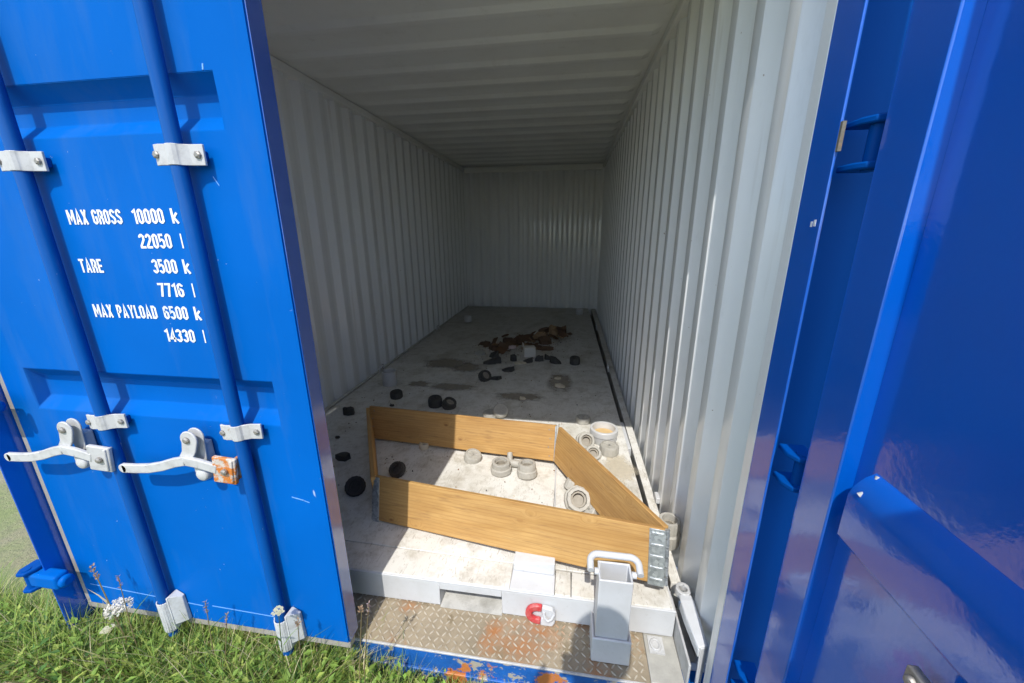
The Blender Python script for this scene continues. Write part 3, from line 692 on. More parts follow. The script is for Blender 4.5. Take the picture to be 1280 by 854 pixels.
# ------------------------------------------------------------------ pallet collar
PC = thing('pallet_collar', 'pine pallet collar of four hinged boards standing skewed on the white platform', 'pallet collar', (.2, .8, 0))
P = dict(FLb=(-.163, .544, .002), FRb=(1.027, .318, .062), FLt=(-.228, .600, .207), FRt=(1.062, .370, .268),
         BLb=(-.572, 1.218, .014), BRb=(.627, 1.100, .032), BLt=(-.604, 1.287, .214), BRt=(.620, 1.152, .228))
P = {k: Vector(v) for k, v in P.items()}
def board(a0, b0, a1, b1, th, inset0=0, inset1=0, out_sign=1):
    ux = ((b0-a0)+(b1-a1)).normalized(); uz = ((a1-a0)+(b1-b0)); uz = (uz-ux*uz.dot(ux)).normalized(); uy = uz.cross(ux)
    L = ((b0-a0).length+(b1-a1).length)/2; H = .2
    c = (a0+b0+a1+b1)/4 + uy*out_sign*th/2
    b = B(); b.box(-L/2+inset0, L/2-inset1, -th/2, th/2, -H/2-.003, H/2+.003)
    me_o = b.out('board', WOOD, None, bevel=.0022)
    M = Matrix((ux, uy, uz)).transposed().to_4x4(); M.translation = c - world_org(PC)
    me_o.parent = PC; me_o.matrix_local = M
    return me_o, ux, uy, uz, c, L, H
f_b = board(P['FLb'], P['FRb'], P['FLt'], P['FRt'], .021)
b_b = board(P['BLb'], P['BRb'], P['BLt'], P['BRt'], .021)
r_b = board(P['FRb'], P['BRb'], P['FRt'], P['BRt'], .021, .030, .004, -1)
l_b = board(P['FLb'], P['BLb'], P['FLt'], P['BLt'], .021, .012, .006, -1)
def local_part(name, bd, b, mat, bev=.001):
    o = b.out(name, mat, None, bevel=bev); M = Matrix((bd[1], bd[2], bd[3])).transposed().to_4x4(); M.translation = bd[4]-world_org(PC)
    o.parent = PC; o.matrix_local = M; return o
def hinge_plate(bd, end, w=.052):
    L = bd[5]/2; b = B(); x0, x1 = (L-w, L+.004) if end > 0 else (-L-.004, -L+w)
    b.box(x0, x1, -.0145, -.0108, -.108, .100)
    # pressed ribs and the rolled knuckle at the corner
    for k in range(5):
        z = -.085+k*.042; b.box(x0+.006, x1-.006, -.0175, -.0144, z-.005, z+.005)
    return b
b = hinge_plate(f_b, 1)
local_part('hinge_plate', f_b, b, GALV)
b = hinge_plate(f_b, -1, .030); local_part('hinge_plate', f_b, b, GALV)
for sgn in (1, -1):
    b = B(); L = f_b[5]/2
    for k in range(6): b.tube([(sgn*(L+.009), 0, -.105+k*.035), (sgn*(L+.009), 0, -.076+k*.035)], .009, 10)
    for k in range(6): local_part('hinge_knuckle', f_b, piece(b, k), GALV, 0)
def nails(bd, ends):
    b = B()
    for e in ends:
        for k in range(4):
            b.lathe((e*(bd[5]/2-.03-(.008 if k % 2 else 0)), -.0104, -.075+k*.05), [(.0042, 0), (.0042, .0012)], 8, Matrix.Rotation(math.pi/2, 3, 'X'))
    for k in range(len(b.marks)): local_part('nail', bd, piece(b, k), STEELD, 0)
nails(b_b, (-1, 1))
b = B(); L = b_b[5]/2; b.box(L-.004, L+.003, -.013, .006, -.104, .100); local_part('corner_strip', b_b, b, GALV)

# ------------------------------------------------------------------ square post in its socket
SQ = thing('steel_post', 'white square steel tube with a bail handle, standing in a socket on the tread plate', 'post', (.857, .21, -.13))
def rect_tube(x0, x1, y0, y1, z0, z1, t, taper=0):
    b = B(); o = [(x0, y0), (x1, y0), (x1, y1), (x0, y1)]; i = [(x0+t, y0+t), (x1-t, y0+t), (x1-t, y1-t), (x0+t, y1-t)]
    vs = [(x, y, z0) for x, y in o]+[(x, y, z1) for x, y in o]+[(x, y, z0) for x, y in i]+[(x, y, z1) for x, y in i]
    fs = []
    for k in range(4):
        j = (k+1) % 4
        fs += [(k, j, 4+j, 4+k), (8+j, 8+k, 12+k, 12+j), (4+k, 4+j, 12+j, 12+k), (j, k, 8+k, 8+j)]
    b.add(vs, fs); return b
rect_tube(.802, .910, .170, .250, -.1285, .215, .007).out('tube', WHITE, SQ, bevel=.005, seg=3)
rect_tube(.7915, .9215, .160, .262, -.1305, -.025, .0095).out('socket', WHITE, SQ, bevel=.006, seg=3)
b = B(); hx, hy, rc = .080, .034, .028
ring = [(hx, -.030), (hx, -.012)] + [(hx-rc+rc*math.cos(a), hy-rc+rc*math.sin(a)) for a in [math.radians(15*k) for k in range(7)]] + [(-hx+rc+rc*math.cos(a), hy-rc+rc*math.sin(a)) for a in [math.radians(90+15*k) for k in range(7)]] + [(-hx, -.012), (-hx, -.030)]
b.tube([(.857+x, .232+y*.9, .214+(y+.03)*.22) for x, y in ring], .0115, 12)
b.out('bail_handle', WHITE, SQ, sm=60)
b = B(); b.tube([(.790, .206, .212), (.802, .206, .212)], .011, 12); b.tube([(.910, .206, .212), (.924, .206, .212)], .011, 12); pieces(b, 'bail_pivot', WHITE, SQ, sm=40)

# ------------------------------------------------------------------ red and white lashing ring
MG = thing('lashing_ring', 'red and white painted oval lashing ring leaning on the platform front beam', 'lashing ring', (.613, .27, -.13))
Mt = Matrix.Rotation(math.radians(4), 3, 'Y')
def mg(x, z, y): v = Mt @ Vector((x, 0, z)); return (.612+v.x, y+.04*v.z*0, -.088+v.z)
b = B()
outer = [(0, .044)] + [(-.014+.046*math.cos(t), .044*math.sin(t)) for t in [math.radians(a) for a in range(100, 261, 16)]] + [(0, -.044)]
inner = [(0, .019)] + [(-.014+.021*math.cos(t), .019*math.sin(t)) for t in [math.radians(a) for a in range(100, 261, 16)]] + [(0, -.019)]
for i in range(len(outer)-1):
    q = [outer[i], outer[i+1], inner[i+1], inner[i]]
    b.prism([mg(x, z, .262) for x, z in q], (0, .016, 0))
b.out('ring_bow', RED, MG, weld=True, bevel=.004)
b = B()
b.prism([mg(x, z, .260) for x, z in [(.0005, .044), (.040, .040), (.052, .02), (.054, -.02), (.046, -.040), (.0005, -.044), (.0005, -.010), (.012, -.004), (.012, .004), (.0005, .012)]], (0, .018, 0))
b.out('ring_base', WHITE, MG, bevel=.004)
b = B(); b.tube([mg(.008, .026, .255), mg(.014, .008, .250), mg(.026, -.002, .249), mg(.040, .010, .251), mg(.046, .030, .255)], .0055, 8); b.out('ring_clip', WHITE, MG, sm=60)

# ------------------------------------------------------------------ pipe fittings
def cap(p, r, h, label, tilt=0, az=0, mat=PVC, hole=False, cat='pipe cap', name='pipe_fitting', group='pipe caps on the platform', inside=None, hexa=False):
    T = thing(name, label, cat, p, group)
    Mx = Matrix.Rotation(az, 3, 'Z') @ Matrix.Rotation(tilt, 3, 'X')
    n = 12 if hexa else 32
    if hole:
        ri = r*.62
        prof = [(r*.86, 0), (r, h*.12), (r, h*.50), (r*.88, h*.56), (r*.88, h*.94), (r*.84, h), (ri, h), (ri*.96, h*.9), (ri*.96, h*.2), (0, h*.18)]
    else:
        prof = [(r*.93, 0), (r, h*.08), (r, h*.78), (r*.93, h*.95), (r*.80, h), (r*.78, h*.9), (.0, h*.88)]
    b = B(); b.lathe(p, prof, n, Mx, .035, 1); b.out('body', mat, T, sm=28)
    if inside:
        b = B(); b.lathe(p, [(r*.58, h*.25), (r*.58, h*.42), (.001, h*.44)], 20, Mx); b.out('filling', inside, T, sm=40)
    elif hole:
        b = B(); b.lathe(p, [(r*.58, h*.30), (r*.58, h*.78), (r*.44, h*.78), (r*.44, h*.45), (0, h*.45)], 20, Mx); b.out('inner_sleeve', PVCD if mat != BLACK else BLACK, T, sm=40)
    else:
        b = B()
        for k in range(3): b.obox(Vector(p)+Mx @ Vector((0, 0, h*.92)), Mx @ Vector((r*.6*math.cos(k*1.047), r*.6*math.sin(k*1.047), 0)), Mx @ Vector((-.004*math.sin(k*1.047), .004*math.cos(k*1.047), 0)), Mx @ Vector((0, 0, h*.035)))
        b.out('grip_cross', mat, T)
    return T
GC = 'grey pipe fittings on the sunlit deck'
cap((.208, 1.665, .035), .055, .035, 'grey pipe cap tipped up on another behind the back board', .55, .3, group=GC)
cap((.135, 1.66, .0), .055, .035, 'grey pipe cap lying half under a tipped one behind the back board', 0, .2, group=GC)
cap((.800, 1.660, .0), .050, .042, 'round grey pipe cap at the edge of the sunlight beside the big white cup', .0, 0, group=GC)
cup = thing('pipe_socket', 'large white pipe socket with yellow dried residue inside', 'pipe socket', (.922, 1.425, 0))
B().lathe((.922, 1.425, 0), [(.074, 0), (.081, .012), (.083, .05), (.088, .056), (.088, .088), (.085, .092), (.072, .092), (.070, .085), (.068, .02), (0, .018)], 36).out('body', PVCW, cup, sm=35)
B().lathe((.922, 1.425, 0), [(.067, .03), (.066, .052), (.04, .058), (0, .055)], 24).out('residue', YELL, cup, sm=60)
cap((.800, 1.375, .012), .058, .062, 'grey threaded coupling lying with its hole to the camera, left of the white cup', .95, .25, hole=True, group=GC, name='pipe_coupling', cat='pipe coupling', hexa=True)
cap((.945, 1.285, .0), .056, .055, 'grey ribbed pipe cap just in front of the big white cup', 0, .4, group=GC)
cap((.845, 1.235, .0), .050, .050, 'open grey pipe ring half hidden behind the slanting right board', .6, .1, hole=True, group=GC, name='pipe_coupling', cat='pipe coupling')
cap((.139, 1.098, .0), .050, .045, 'small grey pipe cap under the sunlit half of the back board', .3, 1.0, group=GC)
cap((.330, 1.000, .0), .058, .070, 'grey hexagonal pipe coupling joined to a small tee inside the collar', 0, .2, hole=True, group=GC, name='pipe_coupling', cat='pipe coupling', hexa=True)
cap((.478, .985, .0), .054, .078, 'pale ribbed pipe cap right of the hexagonal coupling inside the collar', -.12, .2, hole=True, group=GC, mat=PVC, name='pipe_coupling', cat='pipe coupling')
tee = thing('pipe_tee', 'small grey pipe tee lying between two couplings inside the collar', 'pipe tee', (.405, 1.05, 0), GC)
b = B(); b.tube([(.36, 1.06, .025), (.45, 1.05, .025)], .021, 14); b.out('body', PVC, tee, sm=40)
b = B(); b.tube([(.372, 1.06, .03), (.365, 1.10, .062)], .016, 12); b.out('branch', PVC, tee, sm=40)
cap((.745, .800, .018), .064, .075, 'large grey threaded coupling facing the camera under the right board', .85, .15, hole=True, group=GC, name='pipe_coupling', cat='pipe coupling', hexa=True)
cap((.712, .905, .0), .036, .05, 'small grey pipe stub behind the large threaded coupling', .5, 2.2, group=GC)
cap((.822, .742, .0), .034, .046, 'small grey pipe stub right of the large threaded coupling', .7, -.9, group=GC)
cap((1.128, .600, -.002), .048, .125, 'upright grey pipe sleeve on the side rail behind the collar corner', 0, 0, hole=True, group=GC, name='pipe_coupling', cat='pipe coupling')
GD = 'dark pipe fittings in the shade'
cap((-.232, .905, .02), .045, .04, 'black pipe ring with a pale rim in the shaded corner of the collar', .7, -.3, mat=BLACK, hole=True, group=GD, name='pipe_ring', cat='pipe ring')
cap((-.392, .735, .025), .050, .045, 'black pipe coupling in the shade left of the front board', .9, .5, mat=BLACK, hole=True, group=GD, name='pipe_ring', cat='pipe ring')
cap((-.325, 1.775, .0), .052, .072, 'left one of two black fittings touching behind the back board', .15, .2, mat=BLACKD, group=GD)
cap((-.222, 1.765, .0), .055, .062, 'right one of two black fittings touching behind the back board', .5, 1.2, mat=BLACKD, hole=True, group=GD)
cap((-.692, 1.88, .0), .048, .055, 'dark pipe cap in front of the grey cylinder near the left wall', .1, 0, mat=BLACKD, group=GD)
cap((-.190, 1.18, .0), .030, .035, 'tiny pale pipe cap at the foot of the shaded back board', 0, 0, mat=CREAM, group=GD)
b = B(); b.lathe((-.868, 2.13, 0), [(.058, 0), (.062, .006), (.062, .125), (.056, .13), (.055, .02), (0, .018)], 28)
tag(b.out('pipe_sleeve', PVCW, None, sm=35, loc=(-.868, 2.13, 0)), 'pale grey cylinder standing on the shaded deck near the left wall', 'pipe sleeve')
for (p, lab) in (((-.815, 4.62, 0), 'white round lid on the floor near the far left corner'), ((.842, 5.34, 0), 'white round lid on the floor near the far right corner')):
    b = B(); b.lathe(p, [(.05, 0), (.056, .01), (.056, .085), (.048, .092), (0, .094)], 22); tag(b.out('round_lid', PVCW, None, sm=35, loc=p), lab, 'pipe lid', 'white lids at the back of the platform')
cap((.750, 2.90, .0), .050, .075, 'dark pipe cap standing alone right of the litter heap', .1, 0, mat=BLACKD, group=GD)
cap((-.075, 2.36, .02), .058, .06, 'dark open ring tipped over in front of the litter heap', .9, .9, mat=BLACKD, hole=True, group=GD, name='pipe_ring', cat='pipe ring')

# ------------------------------------------------------------------ litter heap and scattered debris
def scrap(p, sx, sy, h, mat, name, label, cat, group=None, tilt=.25, n=7):
    """an uneven flat or lumpy scrap: irregular outline, crumpled top"""
    b = B(); a0 = rnd(0, 6); ring = []
    for k in range(n):
        t = a0+2*math.pi*k/n; q = rnd(.72, 1.15); ring.append((q*sx*math.cos(t), q*sy*math.sin(t)))
    ax, ay = rnd(-tilt, tilt), rnd(-tilt, tilt)
    zt = lambda x, y: max(.006, h*rnd(.6, 1.1) + ax*x + ay*y)
    vs = [(p[0]+x, p[1]+y, p[2]+.0008+max(0, .2*h*rnd(-.2, 1))*0) for x, y in ring]
    vs += [(p[0]+x*.92, p[1]+y*.92, p[2]+zt(x, y)) for x, y in ring]
    vs += [(p[0]+x*.5, p[1]+y*.5, p[2]+zt(x*.5, y*.5)*1.15) for x, y in ring]
    vs += [(p[0], p[1], p[2]+zt(0, 0)*1.2)]
    fs = [tuple(range(n))[::-1]]
    for k in range(n):
        j = (k+1) % n; fs += [(k, j, n+j, n+k), (n+k, n+j, 2*n+j, 2*n+k), (2*n+k, 2*n+j, 3*n)]
    b.add(vs, fs)
    return tag(b.out(name, mat, None, sm=40, loc=p), label, cat, group)
GB = 'brown cardboard scraps in the litter heap'
for (x, y, sx, sy, h, m, lab) in [
    (-.30, 3.42, .10, .10, .03, BROWN, 'flat brown cardboard scrap at the left end of the litter heap'),
    (-.12, 3.32, .16, .13, .03, BROWN, 'broad brown sheet left of the pale box in the litter heap'),
    (.02, 3.50, .14, .10, .06, BROWN, 'crumpled brown cardboard behind the pink scrap'),
    (.20, 3.75, .14, .09, .08, BROWN, 'crumpled brown cardboard straight behind the pale box'),
    (.33, 3.78, .10, .06, .12, TAN, 'tan cardboard flap in the middle of the heap top'),
    (.41, 3.60, .12, .10, .10, BROWN, 'dark brown lump right of the tan flap'),
    (.48, 3.95, .08, .08, .17, TAN, 'upright tan cardboard piece at the right of the heap'),
    (.56, 4.08, .10, .09, .12, BROWN, 'dark brown cardboard at the far right of the heap'),
    (.43, 3.35, .13, .07, .05, BROWN, 'brown cardboard strip right of the pale box'),
    (.24, 3.35, .12, .08, .07, TAN, 'tan cardboard offcut touching the back of the pale box'),
    (.36, 4.15, .10, .08, .08, BROWN, 'brown scrap at the rear edge of the litter heap')]:
    scrap((x, y, 0), sx*.85, sy*.85, h*.7, m, 'cardboard_scrap', lab, 'cardboard scrap', GB, .3)
for k in range(46):
    t = rnd(0, 1); x = -.15+.72*t+random.gauss(0, .07); y = 3.30+.62*t+random.gauss(0, .14)
    if abs(x-.265) < .09 and y < 3.22: continue
    E_ = Matrix.Rotation(rnd(0, 6.28), 3, 'Z') @ Matrix.Rotation(rnd(-.7, .7), 3, 'X') @ Matrix.Rotation(rnd(-.5, .5), 3, 'Y')
    l, wd, th = rnd(.025, .075), rnd(.015, .04), rnd(.002, .008)
    zc = max(abs((E_ @ Vector((l*sx, wd*sy, th))).z) for sx in (-1, 1) for sy in (-1, 1))+rnd(0, .03)*t
    b = B(); b.obox((x, y, zc), E_ @ Vector((l, 0, 0)), E_ @ Vector((0, wd, 0)), E_ @ Vector((0, 0, th)))
    q = b.v; b.v = [(p_[0]+rnd(-.006, .006), p_[1]+rnd(-.006, .006), max(.001, p_[2]+rnd(-.003, .003))) for p_ in q]
    tag(b.out('wood_splinter', random.choice([BROWN, BROWN, TAN, RUSTY]), None, loc=(x, y, 0)), 'small broken brown scrap strewn through the litter heap at the far centre', 'scrap', 'small scraps in the litter heap')
cb = B()
for k in range(900):
    t = rnd(0, 1)
    if k < 620: x, y = -.25+.85*t+random.gauss(0, .12), 3.15+.7*t+random.gauss(0, .24)
    else: x, y = rnd(-1.0, .98), rnd(.5, 4.2)
    s_ = rnd(.004, .013)*(1 if k < 620 else .6); a = rnd(0, 6.28); c_ = random.choice([(.14, .075, .035), (.20, .10, .04), (.09, .055, .03), (.30, .22, .13), (.55, .5, .4), (.03, .03, .03)])
    ca, sa = math.cos(a)*s_, math.sin(a)*s_; h = rnd(.002, .010)
    cb.add([(x+ca, y+sa, .0012), (x-sa*.7, y+ca*.7, .0012), (x-ca*.9, y-sa*.9, .0012), (x+sa*.6, y-ca*.6, .0012), (x+ca*.2, y+sa*.1, .0012+h)], [(0, 1, 4), (1, 2, 4), (2, 3, 4), (3, 0, 4)], c_)
o = cb.out('litter_crumbs', CRUMB, None); o['kind'] = 'stuff'
b = B(); Mz = Matrix.Rotation(.3, 3, 'Z'); b.obox((.265, 3.10, .0515), Mz @ Vector((.062, 0, 0)), Mz @ Vector((0, .045, 0)), (0, 0, .050))
bx = b.out('body', CARDW, None, bevel=.003); BX = thing('small_carton', 'small pale carton in the middle of the litter heap', 'carton', (.265, 3.10, 0)); bx.parent = BX; bx.matrix_local = Matrix.Translation((-.265, -3.10, 0))
b = B(); b.obox((.265, 3.10, .1030), Mz @ Vector((.061, 0, 0)), Mz @ Vector((0, .044, 0)), (0, 0, .0012)); b.obox(Vector((.265, 3.10, .12))+Mz @ Vector((-.065, 0, 0)), Mz @ Vector((.002, 0, 0)), Mz @ Vector((0, .042, 0)), (0, 0, .026)); pieces(b, 'flap', CARDW, BX)
scrap((.06, 3.26, .03), .055, .045, .03, PINK, 'card_scrap', 'small pinkish white card left of the pale carton', 'card scrap', None, .2, 5)
GX = 'black bits around the litter heap'
for (x, y, s, h, lab) in [(-.10, 3.02, .065, .05, 'black lump at the front left of the brown sheet'), (-.12, 2.80, .08, .04, 'flat black scrap in front of the left black lump'),
    (-.03, 2.84, .05, .05, 'black curled bit beside the flat black scrap'), (.12, 2.92, .045, .06, 'black bit just left of the carton'), (.27, 2.90, .06, .03, 'black scrap in front of the carton'),
    (.38, 2.95, .055, .05, 'black crumpled strip right of the carton'), (.47, 3.02, .05, .04, 'black bit further right of the carton'), (.56, 2.90, .07, .05, 'dark grey lump between the heap and the lone dark cap'),
    (.10, 2.62, .07, .025, 'thin black piece lying in front of the heap'), (.03, 2.40, .07, .012, 'dark flat strip beside the tipped open ring'), (-.27, 3.08, .07, .03, 'greyish crumpled bit left of the black lumps'),
    (-.92, 1.545, .05, .05, 'dark leafy clump near the left door edge'), (-.63, 1.0, .045, .035, 'dark crumb left of the collar'), (-.80, 1.215, .02, .015, 'tiny dark crumb near the left wall'), (-.66, 1.72, .02, .014, 'tiny dark crumb behind the collar corner')]:
    scrap((x, y, 0), s, s*.75, h, BLACKD if lab[0] != 'g' else GREYPLATE, 'debris_bit', lab, 'debris', GX, .4, 6)
GW = 'cream chips on the deck'
for (x, y, s, lab) in [(.18, 2.83, .045, 'cream chip at the front of the carton'), (.24, 2.84, .03, 'small cream chip right in front of the carton'), (.60, 2.46, .035, 'cream chip on the brown stain, the farther of two'),
    (.63, 2.27, .05, 'cream chip on the brown stain, the nearer of two'), (.33, 1.98, .03, 'cream chip alone behind the sunlit edge'), (-.33, 3.36, .03, 'pale chip at the left end of the brown scraps')]:
    scrap((x, y, 0), s, s*.6, .02, CREAM, 'plaster_chip', lab, 'chip', GW, .3, 5)
# thin spills: grit and dirt lying on the deck
def soft(m):
    """the spill thins out toward its ragged rim"""
    n = m.node_tree; b = n.nodes['Principled BSDF']; o = n.nodes['Material Output']
    a = N(n, 'ShaderNodeAttribute'); a.attribute_name = 'tint'
    ns = noise(n, coords(n), 26, 5, .7)
    ad = N(n, 'ShaderNodeMath', operation='ADD'); n.links.new(a.outputs['Fac'], ad.inputs[0]); n.links.new(ns, ad.inputs[1])
    f = ramp(n, ad.outputs[0], [(.50, (0, 0, 0)), (1.15, (.62, .62, .62))])
    t = N(n, 'ShaderNodeBsdfTransparent'); ms = N(n, 'ShaderNodeMixShader'); n.links.new(f, ms.inputs[0])
    n.links.new(t.outputs[0], ms.inputs[1]); n.links.new(b.outputs[0], ms.inputs[2]); n.links.new(ms.outputs[0], o.inputs[0])
    return m
def spill(x, y, sx, sy, mat, lab, h=.004):
    b = B(); n = 22; q = [rnd(.8, 1.15) for _ in range(n)]; rings = []
    for f, z in ((1.25, .0012), (.9, .0012+.3*h), (.5, .0012+.8*h)):
        rings.append([(x+sx*q[k]*f*math.cos(2*math.pi*k/n), y+sy*q[k]*f*math.sin(2*math.pi*k/n), z) for k in range(n)])
    b.v = rings[0]+rings[1]+rings[2]+[(x, y, .0012+h)]
    b.t = [(0, 0, 0)]*n+[(.35,)*3]*n+[(.7,)*3]*n+[(.8,)*3]
    b.f = [(r*n+k, r*n+(k+1) % n, (r+1)*n+(k+1) % n, (r+1)*n+k) for r in (0, 1) for k in range(n)]+[(2*n+k, 2*n+(k+1) % n, 3*n) for k in range(n)]
    tag(b.out('grit_spill', mat, None, sm=80, loc=(x, y, 0)), lab, 'spilled grit', 'dirt spills on the platform')
SANDS = soft(plain('spilled_pale_grit_layer', (.60, .53, .40), .8, .35, 40))
DIRT = soft(plain('dry_brown_dirt', (.33, .285, .22), .9, .4, 30))
spill(.985, 1.13, .085, .13, SANDS, 'pale grit spilled in front of the ribbed cap by the rail')
spill(.62, 2.40, .11, .20, DIRT, 'brown dirt stain right of centre with two cream chips on it', .0015)
spill(.30, 2.03, .20, .08, DIRT, 'long brown dirt smear behind the sunlit edge', .0015)
spill(-.30, 2.15, .20, .08, DIRT, 'brown dirt smear behind the two black fittings', .0015)
spill(-.55, 2.75, .22, .14, DIRT, 'broad faint dirt patch left of the litter heap', .0012)
spill(-.30, 2.65, .13, .14, DIRT, 'dark dirt patch just left of the flat black scrap', .0015)
spill(-.62, 2.18, .10, .07, DIRT, 'dark dirt patch beside the pale grey cylinder', .0015)

# ------------------------------------------------------------------ grass and weeds in front
def blade(b, x, y, z, h, wd, az, lean, tint, seg=3):
    dx, dy = math.cos(az), math.sin(az); px, py = -dy, dx
    vs = []; n = seg
    for i in range(n+1):
        t = i/n; q = wd*(1-t**1.6)*.5; o = lean*h*t*t; zz = z+h*(t-.18*lean*t*t)
        cx_, cy_ = x+dx*o, y+dy*o
        if i == n: vs.append((cx_, cy_, zz))
        else: vs += [(cx_-px*q, cy_-py*q, zz), (cx_+px*q, cy_+py*q, zz)]
    fs = [(2*i, 2*i+1, 2*i+3, 2*i+2) for i in range(n-1)]+[(2*n-2, 2*n-1, 2*n)]
    b.add(vs, fs, tint)
def leaf(b, x, y, z, l, wd, az, pitch, tint):
    d = Vector((math.cos(az)*math.cos(pitch), math.sin(az)*math.cos(pitch), math.sin(pitch))); s = Vector((-math.sin(az), math.cos(az), 0)); u = s.cross(d)*-1
    p = Vector((x, y, z)); f = .14*wd
    b.add([p, p+d*l*.4+s*wd*.5+u*f, p+d*l, p+d*l*.4-s*wd*.5+u*f, p+d*l*.45], [(0, 4, 1), (1, 4, 2), (2, 4, 3), (3, 4, 0)], tint)
def green(k=None):
    r_ = random.random() if k is None else k
    if r_ < .45: c = (.20, .31, .055)
    elif r_ < .70: c = (.33, .40, .085)
    elif r_ < .84: c = (.085, .175, .04)
    elif r_ < .93: c = (.46, .42, .19)
    else: c = (.60, .52, .32)
    q = rnd(.75, 1.3); return (c[0]*q, c[1]*q, c[2]*q)
def in_frame_weight(x, y): return -1.75 < x < .75 and -.75 < y < .1
b = B(); bl = B()
for i in range(52000):
    x = rnd(-1.9, .62); y = .085-abs(random.gauss(0, .27)) if random.random() < .8 else rnd(-1.2, .05)
    if y > .02 and x > -.03 and random.random() < .4: continue
    dens = 1 if x < .22 else max(0, 1-(x-.22)/.45)
    if random.random() > dens: continue
    if y < -.9 and random.random() < .6: continue
    h = rnd(.05, .19)*(1.3 if y > -.12 and x < -.05 else .95)*(1 if x < .1 else .75)
    blade(b, x, y, GZ-.005, h, rnd(.0025, .006), rnd(0, 6.283), rnd(.2, 1.1), green())
for i in range(6500):      # clover and broad leaves in the mass
    x = rnd(-1.9, .42); y = .075-abs(random.gauss(0, .25))
    if x > .12 and random.random() < .55: continue
    hmax = .15 if y > -.2 else .11
    z = GZ+rnd(.02, hmax); s = rnd(.008, .020) if random.random() < .85 else rnd(.02, .04)
    patch = math.sin(x*9+y*7)+math.sin(x*4.3-y*11)
    t = green(rnd(0, .8)); t = (t[0]*1.1, t[1]*(1.25 if patch > .3 else 1.0), t[2])
    leaf(bl, x, y, z, s, s*rnd(.5, .85), rnd(0, 6.283), rnd(-.5, .7), t)
o = b.out('grass', LEAF); o['kind'] = 'stuff'
o = bl.out('clover_leaves', LEAF); o['kind'] = 'stuff'
b = B()
for i in range(2600):
    x, y = rnd(-1.35, .20), rnd(-.16, .02)
    blade(b, x, y, GZ-.005, rnd(.16, .35)*(1 if x < -.1 else .72), rnd(.003, .0065), rnd(0, 6.283), rnd(.2, .9), green(), 4)
for i in range(4200):
    x, y = rnd(-1.7, .26), rnd(-.32, .03); z = GZ+rnd(.07, .215)*(1 if x < 0 else .75); l = rnd(.015, .04)
    leaf(b, x, y, z, l, l*rnd(.3, .6), rnd(0, 6.283), rnd(-.4, .8), green(rnd(0, .8)))
o = b.out('tall_grass', LEAF); o['kind'] = 'stuff'
b = B()
for i in range(2600):
    x, y = -1.05+random.gauss(0, .13), -.26+random.gauss(0, .09); q = rnd(.6, 1.1)
    blade(b, x, y, GZ+rnd(.05, .15), rnd(.02, .06), rnd(.002, .005), rnd(0, 6.283), rnd(.9, 1.8), random.choice([(.30*q, .22*q, .11*q), (.20*q, .14*q, .07*q), (.26*q, .24*q, .10*q)]), 2)
for i in range(150):
    x, y = rnd(-1.5, .25), rnd(-.4, 0); q = rnd(.7, 1.1)
    blade(b, x, y, GZ+rnd(0, .06), rnd(.16, .30), rnd(.0022, .0045), rnd(0, 6.283), rnd(.7, 1.5), random.choice([(.48*q, .42*q, .22*q), (.36*q, .38*q, .13*q)]), 5)
o = b.out('dry_thatch', LEAF); o['kind'] = 'stuff'
# thin wider meadow out to the sides and behind the camera
b = B()
for i in range(9000):
    x, y = rnd(-5, 4), rnd(-5, -.4)
    if -1.9 < x < .6 and y > -.9: continue
    if .3 < x < 1.5 and y > -1.5 and random.random() < .7: continue
    blade(b, x, y, GZ-.005, rnd(.06, .16), rnd(.005, .011), rnd(0, 6.283), rnd(.3, 1.1), green(), 2)
o = b.out('meadow_grass', LEAF); o['kind'] = 'stuff'
# trampled straw on the soil at the threshold
b = B()
for i in range(1500):
    x, y = rnd(-.1, 1.2), rnd(-.5, .1); blade(b, x, y, GZ+.002, rnd(.02, .05), .003, rnd(0, 6.28), 1.6, green(rnd(.8, 1)), 2)
o = b.out('trampled_straw', LEAF); o['kind'] = 'stuff'

